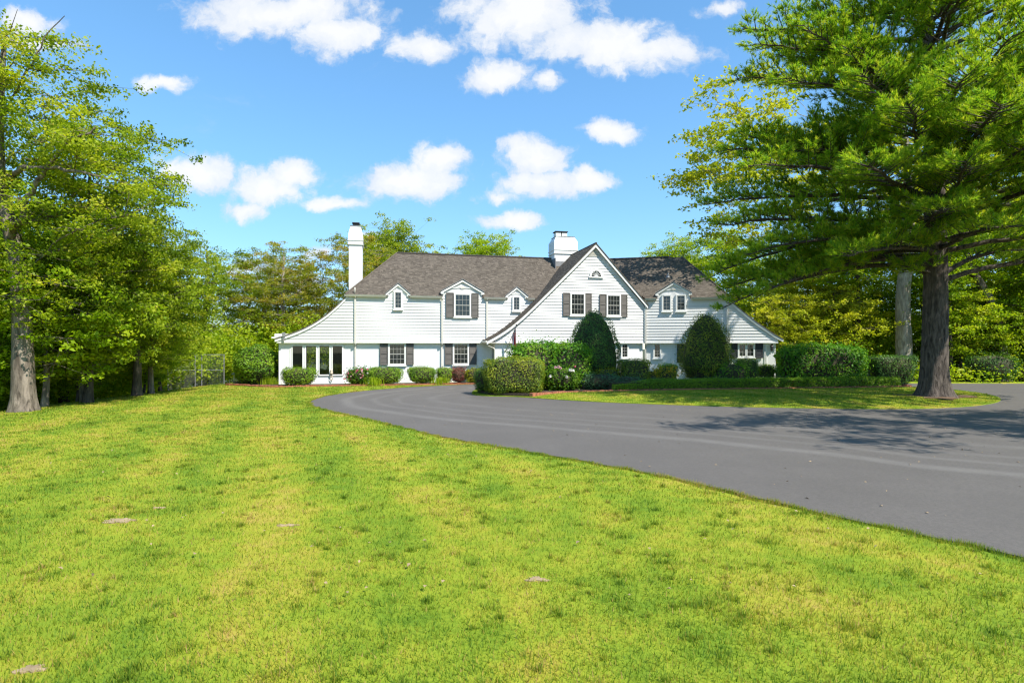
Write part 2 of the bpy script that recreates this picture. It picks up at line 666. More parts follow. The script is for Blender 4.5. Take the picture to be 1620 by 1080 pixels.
M['soil'] = plain('dry_soil', (0.36, 0.26, 0.15), 0.95, 0.25, 6, 0, 0.6)
M['bark_grey'] = bark_mat('grey_oak_bark', (0.065, 0.052, 0.040), (0.27, 0.22, 0.175), 7)
M['bark_dark'] = bark_mat('dark_tree_bark', (0.035, 0.028, 0.022), (0.13, 0.105, 0.085), 8)
M['bark_pine'] = bark_mat('pine_bark', (0.030, 0.024, 0.020), (0.155, 0.125, 0.105), 9)
M['bark_pale'] = bark_mat('pale_oak_bark', (0.15, 0.125, 0.10), (0.42, 0.37, 0.31), 6)
M['twig'] = plain('shrub_twigs', (0.045, 0.040, 0.018), 0.9, 0.4, 10)
M['wicker'] = plain('pale_wicker', (0.42, 0.36, 0.27), 0.7, 0.15, 20)
M['lampshade'] = plain('lamp_shade_cloth', (0.75, 0.74, 0.70), 0.7, 0.03, 3)
M['room'] = plain('sunroom_plaster', (0.30, 0.28, 0.25), 0.8, 0.06, 2)
M['floorwood'] = plain('sunroom_floor', (0.16, 0.11, 0.07), 0.5, 0.2, 3)
M['door'] = plain('dark_red_door', (0.10, 0.03, 0.025), 0.5, 0.1, 3)
M['pole'] = plain('flag_pole', (0.35, 0.33, 0.30), 0.4, 0.1, 4, 0.3)
M['fred'] = plain('flag_red', (0.42, 0.03, 0.04), 0.7, 0.1, 5)
M['fwhite'] = plain('flag_white', (0.75, 0.73, 0.70), 0.7, 0.05, 5)
M['fblue'] = plain('flag_blue', (0.02, 0.03, 0.12), 0.7, 0.1, 5)
M['fence'] = plain('fence_steel', (0.28, 0.28, 0.28), 0.5, 0.1, 4, 0.5)
M['darkwood'] = plain('dark_stained_wood', (0.030, 0.024, 0.020), 0.7, 0.3, 5)
M['stone'] = plain('brown_flat_stone', (0.16, 0.12, 0.09), 0.9, 0.3, 5, 0, 0.4)
M['statue'] = plain('cream_ceramic', (0.55, 0.46, 0.34), 0.5, 0.15, 12)
M['pinkpetal'] = plain('pink_petal', (0.62, 0.13, 0.20), 0.6, 0.35, 12)
M['whitepetal'] = plain('white_petal', (0.78, 0.74, 0.72), 0.6, 0.08, 12)
M['palepink'] = plain('pale_pink_petal', (0.70, 0.42, 0.46), 0.6, 0.2, 12)
M['yellowpetal'] = plain('yellow_petal', (0.62, 0.42, 0.03), 0.6, 0.2, 12)
M['leaf_green'] = leaf_mat('spring_oak_leaf', [(0.1, (0.1, 0.17, 0.01)), (0.4, (0.24, 0.33, 0.018)), (0.75, (0.38, 0.44, 0.028)), (1.0, (0.5, 0.47, 0.05))])
M['leaf_deep'] = leaf_mat('deep_green_leaf', [(0.1, (0.05, 0.13, 0.01)), (0.5, (0.11, 0.24, 0.014)), (0.9, (0.2, 0.32, 0.022))])
M['leaf_bright'] = leaf_mat('bright_maple_leaf', [(0.1, (0.15, 0.26, 0.01)), (0.5, (0.31, 0.43, 0.016)), (0.9, (0.48, 0.51, 0.025))], 0.5)
M['leaf_yellow'] = leaf_mat('young_yellow_oak_leaf', [(0.1, (0.26, 0.31, 0.014)), (0.5, (0.42, 0.46, 0.022)), (0.9, (0.56, 0.52, 0.04))], 0.45)
M['leaf_olive'] = leaf_mat('rusty_olive_leaf', [(0.1, (0.16, 0.21, 0.014)), (0.5, (0.28, 0.32, 0.024)), (0.85, (0.4, 0.35, 0.04)), (1.0, (0.44, 0.27, 0.06))])
M['needle'] = leaf_mat('pine_needle', [(0.05, (0.06, 0.17, 0.025)), (0.4, (0.19, 0.36, 0.025)), (0.75, (0.42, 0.52, 0.035)), (1.0, (0.6, 0.58, 0.08))], 0.55, 0.5, (1.15, 1.2, 0.5))
M['box_leaf'] = leaf_mat('boxwood_leaf', [(0.1, (0.08, 0.18, 0.012)), (0.5, (0.19, 0.33, 0.018)), (0.9, (0.3, 0.43, 0.025))], 0.3, 0.5)
M['yew_leaf'] = leaf_mat('yew_leaf', [(0.1, (0.032, 0.095, 0.02)), (0.5, (0.08, 0.185, 0.026)), (0.9, (0.15, 0.27, 0.03))], 0.22, 0.5)
M['yew_sunlit'] = leaf_mat('yew_leaf_sunlit', [(0.1, (0.06, 0.12, 0.012)), (0.5, (0.155, 0.23, 0.02)), (0.9, (0.38, 0.4, 0.03))], 0.3, 0.5)  # lighter, yellower copy of the yew leaf: sunlit look put into the colour
M['vib_leaf'] = leaf_mat('viburnum_leaf', [(0.1, (0.05, 0.17, 0.012)), (0.5, (0.13, 0.31, 0.018)), (0.9, (0.26, 0.42, 0.025))], 0.4, 0.5)
M['gold_leaf'] = leaf_mat('golden_spirea_leaf', [(0.1, (0.22, 0.27, 0.012)), (0.5, (0.36, 0.38, 0.016)), (0.9, (0.48, 0.44, 0.025))], 0.4, 0.5)
M['mint_leaf'] = leaf_mat('catmint_leaf', [(0.1, (0.035, 0.11, 0.04)), (0.5, (0.075, 0.17, 0.07)), (0.9, (0.14, 0.24, 0.12))], 0.3, 0.6)
M['barberry'] = leaf_mat('maroon_barberry_leaf', [(0.1, (0.1, 0.03, 0.028)), (0.5, (0.19, 0.06, 0.05)), (0.9, (0.3, 0.11, 0.08))], 0.3, 0.5, (1.1, 0.9, 0.9))
M['iris_leaf'] = leaf_mat('iris_blade', [(0.1, (0.055, 0.125, 0.045)), (0.5, (0.115, 0.195, 0.085)), (0.9, (0.22, 0.28, 0.15))], 0.35, 0.5, (1.1, 1.15, 0.7))


# ------------------------------------------------------------------ ground
def smoothstep(t):
    t = np.clip(t, 0, 1)
    return t * t * (3 - 2 * t)


def ground_z(x, y):
    """level lawn that rolls off to the wood on the left"""
    x = np.asarray(x, float)
    y = np.asarray(y, float)
    return -3.6 * smoothstep((-17.2 - x) / 20.0) + 0.012 * np.sin(x * 1.3 + 2) * np.sin(y * 1.1) * (np.abs(x) < 30)


def grid_sheet(name, x0, x1, y0, y1, nx, ny, dz, material, keep=None):
    xs = np.linspace(x0, x1, nx)
    ys = np.linspace(y0, y1, ny)
    X, Y = np.meshgrid(xs, ys)
    v = np.stack([X.ravel(), Y.ravel(), ground_z(X, Y).ravel() + dz], axis=1)
    i, j = np.meshgrid(np.arange(nx - 1), np.arange(ny - 1))
    a = (j * nx + i).ravel()
    f = np.stack([a, a + 1, a + nx + 1, a + nx], axis=1)
    if keep is not None:
        cx = v[f].mean(axis=1)
        f = f[keep(cx[:, 0], cx[:, 1])]
    me = mesh_np(name, v, f, smooth=True)
    return link(name, me, material)


tag(grid_sheet('ground', -500, 500, -200, 900, 126, 138, -0.12, M['forest']), 'dark leaf littered ground under the trees', kind='structure')
tag(grid_sheet('lawn', -26, 46, -10, 38.6, 145, 98, 0.0, M['lawn']), 'patchy mown front lawn', kind='structure')


def in_poly(px, py, poly):
    px = np.asarray(px)
    py = np.asarray(py)
    c = np.zeros(px.shape, bool)
    n = len(poly)
    for i in range(n):
        x1, y1 = poly[i]
        x2, y2 = poly[(i + 1) % n]
        if y1 == y2:
            continue
        m = ((y1 > py) != (y2 > py)) & (px < (x2 - x1) * (py - y1) / (y2 - y1) + x1)
        c ^= m
    return c


def seg_dist(px, py, line, closed=False):
    px = np.asarray(px, float)
    py = np.asarray(py, float)
    best = np.full(px.shape, 1e9)
    n = len(line)
    for i in range(n if closed else n - 1):
        x1, y1 = line[i]
        x2, y2 = line[(i + 1) % n]
        dx, dy = x2 - x1, y2 - y1
        t = np.clip(((px - x1) * dx + (py - y1) * dy) / (dx * dx + dy * dy + 1e-9), 0, 1)
        best = np.minimum(best, np.hypot(px - x1 - t * dx, py - y1 - t * dy))
    return best


def spline(pts, step=0.25, closed=False):
    """Catmull-Rom through pts"""
    p = [np.array(q, float) for q in pts]
    n = len(p)
    out = []
    for i in range(n if closed else n - 1):
        if closed:
            a, b, c, d = p[(i - 1) % n], p[i], p[(i + 1) % n], p[(i + 2) % n]
        else:
            a, b, c, d = p[max(i - 1, 0)], p[i], p[i + 1], p[min(i + 2, n - 1)]
        k = max(1, int(np.linalg.norm(c - b) / step))
        for j in range(k):
            t = j / k
            out.append(0.5 * ((2 * b) + (-a + c) * t + (2 * a - 5 * b + 4 * c - d) * t * t + (-a + 3 * b - 3 * c + d) * t ** 3))
    if not closed:
        out.append(p[-1])
    return [tuple(q) for q in out]


from mathutils.geometry import delaunay_2d_cdt


def poly_sheet(name, poly, z, depth, material, grid=None, attr_fn=None, zfun=None):
    """flat sheet over polygon with a skirt, optional inner points"""
    vs = [Vector(p) for p in poly]
    n = len(vs)
    edges = [(i, (i + 1) % n) for i in range(n)]
    if grid:
        a = np.array(poly)
        xs = np.arange(a[:, 0].min(), a[:, 0].max(), grid)
        ys = np.arange(a[:, 1].min(), a[:, 1].max(), grid)
        X, Y = np.meshgrid(xs, ys)
        X, Y = X.ravel(), Y.ravel()
        ok = in_poly(X, Y, poly) & (seg_dist(X, Y, poly, True) > grid * 0.35)
        vs += [Vector((float(x), float(y))) for x, y in zip(X[ok], Y[ok])]
    ov, oe, of, _, _, _ = delaunay_2d_cdt(vs, edges, [], 1, 1e-6)
    v = [(p.x, p.y, z + (zfun(p.x, p.y) if zfun else 0)) for p in ov]
    f = [tuple(q) for q in of]
    b = len(v)
    for (x, y) in poly:
        v.append((x, y, z + (zfun(x, y) if zfun else 0)))
        v.append((x, y, z - depth))
    for i in range(n):
        j = (i + 1) % n
        f.append((b + 2 * i, b + 2 * i + 1, b + 2 * j + 1, b + 2 * j))
    me = mesh_np(name, v, f)
    if attr_fn:
        w = np.array(v)
        attr(me, 'across', attr_fn(w[:, 0], w[:, 1]))
    return link(name, me, material)


DRIVE_EDGE = [(12, -8), (9.2, -1), (7.2, 3.4), (5.56, 6.18), (4.3, 7.8), (2.33, 10.5), (0, 12.86), (-1.77, 14.6), (-4.1, 17.5),
              (-6.1, 20.0), (-7.7, 22.2), (-8.55, 24.2), (-8.75, 26.6), (-8.2, 29.1), (-7.2, 31.0), (-5.5, 33.2), (-2.6, 35.2), (0.5, 35.6),
              (6, 35.5), (12, 35.2), (20, 35.6), (26, 36.3), (36, 36.0), (46, 35.6)]
DRIVE_REST = [(46, 22.5), (33, 20), (24.5, 16.5), (18.8, 10), (17, 2), (17, -8)]
jit = np.random.default_rng(3)
drive_edge = [(x + jit.normal(0, 0.026), y + jit.normal(0, 0.026)) for x, y in spline(DRIVE_EDGE, 0.22)]
drive_poly = drive_edge + spline(DRIVE_REST, 0.8)
LANE = spline([(7.6, 11.0), (6.8, 12.2), (3.6, 14.6), (0.13, 16.7), (-1.94, 18.0), (-4.33, 20.0), (-6.2, 22.1), (-7.0, 23.9), (-7.3, 26.0), (-6.95, 28.0), (-6.3, 29.6), (-4.5, 31.9)], 0.5)
LANE = [(18, 5.0)] + LANE


def lane_across(x, y):
    d = seg_dist(x, y, LANE)
    poly = LANE + [(-3, 45), (60, 45), (60, -20), (18, -20)]
    return np.where(in_poly(x, y, poly), d, -d) + 1.7


tag(poly_sheet('driveway', drive_poly, 0.03, 0.09, M['asphalt'], 0.55, lane_across), 'curved grey asphalt driveway', kind='structure')
ISLAND = spline([(0.2, 26.3), (2.2, 24.7), (4.86, 23.2), (9.3, 21.7), (13.8, 21.1), (17.0, 21.7), (20.1, 23.6), (22.4, 26.3), (23.6, 29.5), (23.4, 32.4), (21.5, 33.7),
                 (14, 33.9), (6, 33.9), (0.5, 33.0), (-1.7, 31), (-2.0, 28.3), (-1.4, 26.8)], 0.4, True)
EDGING = spline([(0.9, 26.15), (1.7, 26.9), (4, 27.95), (6, 28.4), (9.4, 29.15), (16.6, 30.4), (21.3, 31.3), (22.4, 32.1), (22.3, 33.0), (21.3, 33.4)], 0.3)


def island_z(x, y):
    return 0.10 * float(smoothstep(seg_dist(np.array([x]), np.array([y]), ISLAND, True)[0] / 2.5))


tag(poly_sheet('island_lawn', ISLAND, 0.055, 0.05, M['lawn'], 0.8, None, island_z), 'shaded grass strip round the pine', kind='structure')
bed = EDGING + [(15, 33.6), (6, 33.6), (0.6, 32.7), (-1.4, 30.9), (-1.7, 28.4), (-1.0, 26.9), (0.2, 26.45)]
tag(poly_sheet('garden_bed', bed, 0.175, 0.1, M['mulch']), 'dark mulch of the garden island', kind='structure')


def edging_bricks(name, line, z, label):
    """soldier course of bricks set on edge, too small to tell apart"""
    mb = MB()
    r = random.Random(5)
    acc = 0.0
    for (a, b) in zip(line[:-1], line[1:]):
        a = np.array(a)
        b = np.array(b)
        L = np.linalg.norm(b - a)
        if L < 1e-6:
            continue
        d = (b - a) / L
        n = np.array([-d[1], d[0]])
        while acc < L:
            c = a + d * acc + n * r.uniform(-0.012, 0.012)
            h = z + 0.085 + r.uniform(-0.012, 0.02)
            u, w = d * 0.045, n * 0.10
            p = [c - u - w, c + u - w, c + u + w, c - u + w]
            mb.hexa([(q[0], q[1], z - 0.06) for q in p] + [(q[0], q[1], h) for q in p])
            acc += 0.105
        acc -= L
    o = mb.build(name, M['brick'])
    return tag(o, label, 'edging', kind='stuff')


edging_bricks('brick_edging', EDGING, 0.12, 'red brick edging curving in front of the low hedge')
ang13 = R(13)


class Frame:
    def __init__(self, x, y, a):
        self.o = np.array([x, y, 0.0])
        self.u = np.array([math.cos(a), math.sin(a), 0.0])
        self.n = np.array([-math.sin(a), math.cos(a), 0.0])

    def __call__(self, s, d, z):
        return tuple(self.o + self.u * s + self.n * d + np.array([0, 0, z]))


FL = Frame(-10.2, 35.9, ang13)
FR = Frame(9.07, 38.9, -ang13)
hb = [(-17.6, 35.15)] + [FL(s, -1.75, 0)[:2] for s in (-4.2, -2, 0, 2, 4, 6, 8.2)]
edging_bricks('brick_edging', spline(hb, 0.3), 0.0, 'red brick edging along the foundation bed of the house')
bedh = hb + [FL(8.6, -0.1, 0)[:2], FL(-4.4, 0.1, 0)[:2], (-17.6, 37.2)]
tag(poly_sheet('foundation_bed', bedh, 0.05, 0.08, M['mulch']), 'mulched bed along the house front', kind='structure')

# bare patches worn in the lawn
SOIL = [(-5.19, 7.53, 0.20, 0.10), (-2.92, 7.4, 0.14, 0.05), (-3.43, 4.05, 0.09, 0.06), (-5.05, 8.15, 0.10, 0.04), (0.25, 5.65, 0.12, 0.05)]


# ------------------------------------------------------------------ grass blades
def grass(name, n, y0, y1, accept, h0, w0, label, zfun, seed, tuft=0.35):
    r = np.random.default_rng(seed)
    y = r.uniform(y0 ** 0.6, y1 ** 0.6, n) ** (1 / 0.6)
    x = r.uniform(-0.97, 0.97, n) * y
    ok = accept(x, y)
    x, y = x[ok], y[ok]
    n = len(x)
    # clumping: draw blades towards tuft centres, some of them taller and darker
    nt = max(8, int(n / 160))
    k = r.random(n) < tuft
    ty = r.uniform(y0 ** 0.6, y1 ** 0.6, nt) ** (1 / 0.6)
    tx = r.uniform(-0.97, 0.97, nt) * ty
    th = r.uniform(-0.2, 0.2, nt)
    pick = r.integers(0, nt, n)
    rad = r.uniform(0.03, 0.16, nt)[pick] * np.maximum(1, ty[pick] / 9)
    ga = np.abs(r.normal(0, 1, n)) * rad
    an = r.uniform(0, 2 * np.pi, n)
    nx = np.where(k, tx[pick] + ga * np.cos(an), x)
    ny = np.where(k, ty[pick] + ga * np.sin(an) * 0.8, y)
    ok = accept(nx, ny)
    tone = r.normal(0.5, 0.26, n) + np.where(k, th[pick], 0)
    hh = h0 * r.uniform(0.55, 1.25, n) * np.where(k & (th[pick] < -0.05), 1.45, 1.0)
    nx, ny, tone, hh = nx[ok], ny[ok], tone[ok], hh[ok]
    n = len(nx)
    sc = np.maximum(1.0, ny / 6.5)
    w = w0 * sc * r.uniform(0.7, 1.3, n)
    a = r.uniform(0, 2 * np.pi, n)
    lean = hh * r.uniform(0.15, 1.0, n)
    la = a + np.pi / 2 + r.normal(0, 0.5, n)
    z = zfun(nx, ny) - 0.006
    b = np.stack([nx, ny, z], 1)
    side = np.stack([np.cos(a), np.sin(a), np.zeros(n)], 1) * w[:, None] * 0.5
    tip = b + np.stack([np.cos(la) * lean, np.sin(la) * lean, hh], 1)
    v = np.stack([b - side, b + side, tip], 1).reshape(-1, 3)
    f = np.arange(3 * n).reshape(-1, 3)
    me = mesh_np(name, v, f)
    attr(me, 'tone', np.repeat(tone, 3))
    return tag(link(name, me, M['blade']), label, 'grass', kind='stuff')


def on_lawn(x, y):
    ok = ~in_poly(x, y, drive_poly) & (x > -21) & (y < 36.8) & ~in_poly(x, y, bedh)
    for (sx, sy, a, b) in SOIL:
        ok &= ((x - sx) / a) ** 2 + ((y - sy) / b) ** 2 > 0.3 + 0.5 * np.sin(x * 31) * np.sin(y * 27)
    return ok & (x < 12)


def on_island(x, y):
    return in_poly(x, y, ISLAND) & ~in_poly(x, y, bed) & (np.hypot(x - 18.74, y - 25.24) > 0.95)


def isl_z(x, y):
    return 0.055 + 0.10 * smoothstep(seg_dist(x, y, ISLAND, True) / 2.5)


grass('grass_blades', 620000, 3.3, 37.0, on_lawn, 0.047, 0.0085, 'mown blades of the front lawn', ground_z, 11)
grass('grass_blades', 330000, 20.5, 32.0, on_island, 0.045, 0.0055, 'grass blades of the strip round the pine', isl_z, 14, 0.2)


def verge():
    """longer blades hanging over the edge of the drive"""
    r = np.random.default_rng(19)
    e = np.array([p for p in drive_edge if -9.5 < p[0] < 8.5 and p[1] > 3 and p[1] < 36])
    n = 22000
    w = 1.0 / e[:-1, 1]
    i = r.choice(len(e) - 1, n, p=w / w.sum())
    t = r.random(n)[:, None]
    p = e[i] * (1 - t) + e[i + 1] * t
    d = unit(e[i + 1] - e[i])
    nn = np.stack([-d[:, 1], d[:, 0]], 1)
    off = r.normal(0.035, 0.05, n) * (1 + 0.6 * np.sin(p[:, 0] * 5) * np.sin(p[:, 1] * 3.7))
    p = p + nn * np.clip(off, -0.06, 0.3)[:, None]
    hh = 0.045 * r.uniform(0.4, 1.3, n) * (1 + 0.5 * np.sin(p[:, 0] * 7.3 + 1) * np.sin(p[:, 1] * 5.1))
    a = r.uniform(0, 6.28, n)
    wd_ = 0.008 * np.maximum(1, p[:, 1] / 6.5)
    b = np.stack([p[:, 0], p[:, 1], np.full(n, 0.0)], 1)
    sd = np.stack([np.cos(a), np.sin(a), 0 * a], 1) * wd_[:, None] * 0.5
    lean = np.concatenate([-nn * (hh * r.uniform(-0.2, 0.9, n))[:, None] + r.normal(0, 0.015, (n, 2)), (hh + 0.01)[:, None]], 1)
    v = np.stack([b - sd, b + sd, b + lean], 1).reshape(-1, 3)
    me = mesh_np('grass_verge', v, np.arange(3 * n).reshape(-1, 3))
    attr(me, 'tone', np.repeat(r.normal(0.55, 0.25, n), 3))
    tag(link('grass_verge', me, M['blade']), 'ragged grass hanging over the edge of the drive', 'grass', kind='stuff')


verge()


def litter():
    """a few dry leaves and needles blown over the drive and lawn"""
    r = np.random.default_rng(23)
    n = 420
    y = r.uniform(5, 30, n)
    x = r.uniform(-0.9, 0.9, n) * y
    z = np.where(in_poly(x, y, drive_poly), 0.04, 0.05) + ground_z(x, y)
    ok = ~in_poly(x, y, ISLAND) & (x > -17)
    pos = np.stack([x, y, z], 1)[ok]
    lv, lf = leaf_quads(pos, unit(r.normal(0, 0.3, (len(pos), 3)) + np.array([0, 0, 1])), 0.05, r)
    tag(link('leaf_litter', mesh_np('leaf_litter', lv, lf), M['soil']), 'dry leaves blown over the drive and lawn', 'leaves', kind='stuff')


litter()
for i, (sx, sy, a, b) in enumerate(SOIL):
    r = random.Random(i)
    pts = []
    for k in range(26):
        t = 2 * math.pi * k / 26
        q = r.uniform(0.45, 1.3)
        pts.append((sx + a * q * math.cos(t), sy + b * q * math.sin(t)))
    o = poly_sheet('bare_soil', pts, 0.012 + float(ground_z(sx, sy)), 0.02, M['soil'])
    tag(o, 'dry bare soil showing through the lawn', 'soil', kind='stuff')


# ------------------------------------------------------------------ the house
house = thing('house', 'long white house with grey shingle roof, dormers and two white chimneys', 'house', (0.0, 38.5, 0.0))
EAVE, RIDGE, RD, JET = 5.65, 9.05, 4.2, 2.63
OV = 0.14
START = 0.16
PITCH = (RIDGE - EAVE) / (RD + OV)
CORNER = -0.15


def fbox(mb, F, s0, s1, d0, d1, z0, z1):
    mb.hexa([F(s0, d0, z0), F(s1, d0, z0), F(s1, d1, z0), F(s0, d1, z0), F(s0, d0, z1), F(s1, d0, z1), F(s1, d1, z1), F(s0, d1, z1)])
    return mb


def interp(x, pts):
    xs = [p[0] for p in pts]
    ys = [p[1] for p in pts]
    return float(np.interp(x, xs, ys))


def siding(F, d, z0, z1, left, right, wall_name='siding_wall', depth=0.14, step=0.19):
    """lap boards, each one a mesh of its own, over a backing wall; left and right give s for a height"""
    zs = list(np.arange(z0, z1 + 0.05, 0.3)) + [z1]
    zs = [z for i, z in enumerate(zs) if i == 0 or z > zs[i - 1] + 1e-3]
    ring = [F(left(z), d, z) for z in zs] + [F(right(z), d, z) for z in reversed(zs)]
    mb = MB().prism(ring, tuple(F.n * depth))
    wall = mb.build(wall_name, M['siding'], house)
    z = z0
    while z < z1 - 0.02:
        zt = min(z + step, z1)
        l0, r0, l1, r1 = left(z), right(z), left(zt), right(zt)
        if r0 - l0 > 0.08:
            if r1 - l1 < 0.01:
                l1 = r1 = (l1 + r1) / 2
                r1 = l1 + 0.01
            o0, o1 = d - 0.040, d - 0.006
            b = MB().hexa([F(l0, o0, z), F(r0, o0, z), F(r0, d - 0.001, z), F(l0, d - 0.001, z), F(l1, o1, zt + 0.004), F(r1, o1, zt + 0.004), F(r1, d - 0.001, zt + 0.004), F(l1, d - 0.001, zt + 0.004)])
            b.build('siding_board', M['siding'], wall)
        z += step
    return wall


def tube_part(name, pts, r, material, parent, sides=8):
    return MB().tube(pts, r, sides).build(name, material, parent, smooth=True)


# lower storey, painted brick, as closed bodies set back under the jetty
def brick_wall(F, s0, s1, d0, d1, z1=JET):
    mb = MB()
    fbox(mb, F, s0, s1, d0, d1, 0.0, z1)
    return mb.build('brick_wall', M['brickwall'], house)


SWEEP_L = [(-4.45, 2.78), (-3.54, 3.10), (-2.80, 3.42), (-2.06, 3.84), (-1.31, 4.40), (-0.55, 5.12), (CORNER, 5.58)]
SWEEP_R = [(5.25, 5.58), (5.9, 4.98), (6.49, 4.46), (7.10, 3.94), (7.65, 3.54), (8.2, 3.12), (8.75, 2.80)]


def inv(z, pts):
    q = sorted((p[1], p[0]) for p in pts)
    return float(np.interp(z, [a for a, b in q], [b for a, b in q]))


# the sunroom is hollow behind its four tall panes
brick_wall(FL, -4.27, -3.62, 0.2, 8.4)
brick_wall(FL, -0.36, 9.3, 0.2, 8.4)
mb = MB()
fbox(mb, FL, -3.62, -0.36, 0.2, 0.4, 0.0, 0.6)
mb.build('sunroom_wall', M['brickwall'], house)
mb = MB()
fbox(mb, FL, -3.62, -0.36, 0.2, 0.4, 2.44, JET)
mb.build('sunroom_lintel', M['brickwall'], house)
mb = MB()
fbox(mb, FL, -3.62, -0.36, 0.4, 5.0, 0.0, 0.2)
mb.build('sunroom_floor', M['floorwood'], house)
mb = MB()
fbox(mb, FL, -3.61, -3.5, 0.42, 5.0, 0.2, 2.6)
fbox(mb, FL, -0.48, -0.37, 0.42, 5.0, 0.2, 2.6)
fbox(mb, FL, -3.5, -0.48, 5.0, 5.12, 0.2, 0.75)
fbox(mb, FL, -3.5, -0.48, 5.0, 5.12, 2.35, 2.6)
for a, b in ((-3.5, -3.2), (-2.5, -2.3), (-1.55, -0.48)):
    fbox(mb, FL, a, b, 5.0, 5.12, 0.75, 2.35)
mb.build('sunroom_inner_wall', M['room'], house)
mb = MB()
fbox(mb, FL, -4.27, 9.3, 0.2, 8.4, JET, JET + 0.1)
mb.build('jetty_floor', M['trim'], house)
# right of the hall and the gable block
brick_wall(FL, 9.05, 10.25, -1.21, 0.2)
brick_wall(FL, 11.55, 19.4, -1.21, 8.4)
mb = MB()
fbox(mb, FL, 10.25, 11.55, -0.35, 0.2, 0.0, JET)
mb.build('porch_back_wall', M['brickwall'], house)
mb = MB()
fbox(mb, FL, 10.38, 11.42, -0.42, -0.36, 0.15, 2.3)
dr = mb.build('door', M['door'], house)
MB().box(FL(11.28, -0.45, 1.15), (0.06, 0.06, 0.12)).build('handle', M['dark_metal'], dr)
mb = MB()
fbox(mb, FL, 9.0, 19.45, -1.25, 0.0, JET, JET + 0.09)
mb.build('gable_jetty', M['trim'], house)
brick_wall(FR, 0.05, 8.35, 0.2, 8.2)
# foundation water table and the white fascia board under each jetty
for (F, a, b, d) in ((FL, -4.35, 9.25, 0.0), (FL, 9.0, 19.45, -1.41), (FR, 0.05, 8.45, 0.0)):
    mb = MB()
    fbox(mb, F, a, b, d - 0.055, d + 0.2, JET - 0.03, JET + 0.035)
    mb.build('jetty_trim', M['trim'], house)

# upper storey siding
siding(FL, 0.0, JET + 0.04, 5.58, lambda z: max(inv(z, SWEEP_L) + 0.05, -4.38), lambda z: CORNER + 0.4)
siding(FL, 0.0, JET + 0.04, 5.62, lambda z: 0.27, lambda z: 5.76)
siding(FL, -0.03, JET + 0.04, 5.62, lambda z: 5.78, lambda z: 8.72)
GL = [(8.62, 2.74), (9.1, 3.02), (9.7, 3.40), (10.4, 3.93), (11.41, 4.80), (13.6, 6.92), (15.83, 9.10)]
GR = [(15.83, 9.10), (19.50, 5.10)]
siding(FL, 0.0, JET + 0.04, 5.62, lambda z: 8.74, lambda z: max(8.8, min(13.0, inv(z, GL) + 1.2)))
GD = -1.41
siding(FL, GD, JET + 0.04, 8.95, lambda z: max(9.02, inv(z, GL) + 0.04), lambda z: min(19.44, inv(z, GR) - 0.04))
siding(FR, 0.0, JET + 0.04, 5.60, lambda z: 0.04, lambda z: 5.31)
siding(FR, 0.02, JET + 0.04, 5.55, lambda z: 5.2, lambda z: min(inv(z, SWEEP_R) - 0.05, 8.45))

# closed body behind the siding and at the back
mb = MB()
fbox(mb, FL, CORNER + 0.2, 19.3, 0.14, 8.4, JET + 0.1, 5.55)
fbox(mb, FR, 0.1, 5.2, 0.14, 8.2, JET, 5.55)
mb.build('upper_storey', M['siding'], house)
mb = MB()
fbox(mb, FL, 9.2, 19.3, GD + 0.14, 0.14, JET + 0.1, 2.95)
fbox(mb, FL, 11.6, 19.3, GD + 0.14, 0.14, 2.95, 4.7)
mb.build('gable_body', M['siding'], house)


# -------- roofs
def clip_interval(poly, b):
    """span of a polygon in (a, b) plane at height b"""
    xs = []
    n = len(poly)
    for i in range(n):
        (x1, y1), (x2, y2) = poly[i], poly[(i + 1) % n]
        if (y1 <= b < y2) or (y2 <= b < y1):
            xs.append(x1 + (b - y1) / (y2 - y1) * (x2 - x1))
    return (min(xs), max(xs)) if len(xs) >= 2 else None


def shingles(parent, O, u, v, poly, seed, course=0.15, gaps=()):
    """courses of tabs over the sloping polygon: one real mesh of overlapping tabs"""
    r = random.Random(seed)
    O, u, v = np.array(O, float), np.array(u, float), np.array(v, float)
    n = np.cross(u, v)
    n /= np.linalg.norm(n)
    if n[2] < 0:
        n = -n
    vs, fs = [], []
    bmax = max(p[1] for p in poly)
    b = 0.0
    while b < bmax:
        iv = clip_interval(poly, min(b + 0.01, bmax - 1e-3))
        if iv:
            a = iv[0] - r.uniform(0, 0.2)
            while a < iv[1]:
                w = r.choice((0.10, 0.14, 0.18, 0.24))
                a0, a1 = max(a, iv[0]), min(a + w - 0.006, iv[1])
                if a1 - a0 > 0.02 and not (b < 0.3 and any(g0 < (a0 + a1) / 2 < g1 for g0, g1 in gaps)):
                    h = 0.012 + r.choice((0, 0, 0.006, 0.01))
                    bt = min(b + course * 1.15, bmax)
                    k = len(vs)
                    for (aa, bb, hh) in ((a0, b, 0.0), (a1, b, 0.0), (a0, b, h), (a1, b, h), (a1, bt, 0.004), (a0, bt, 0.004)):
                        vs.append(O + u * aa + v * bb + n * hh)
                    fs += [(k, k + 1, k + 3, k + 2), (k + 2, k + 3, k + 4, k + 5)]
                a += w
        b += course
    me = mesh_np('shingles', np.array(vs) - base_of(parent), fs)
    o = link('shingles', me, M['shingle'], parent)
    o['kind'] = 'stuff'
    return o


def roof_part(name, F, ring, thick=0.05):
    """sloping slab from points (s, d, z)"""
    pts = [F(*p) for p in ring]
    return MB().prism(pts, (0, 0, -thick)).build(name, M['shingle'], house)


def slope_vec(F, dz_dd):
    v = F.n * 1.0 + np.array([0, 0, dz_dd])
    return v / np.linalg.norm(v)


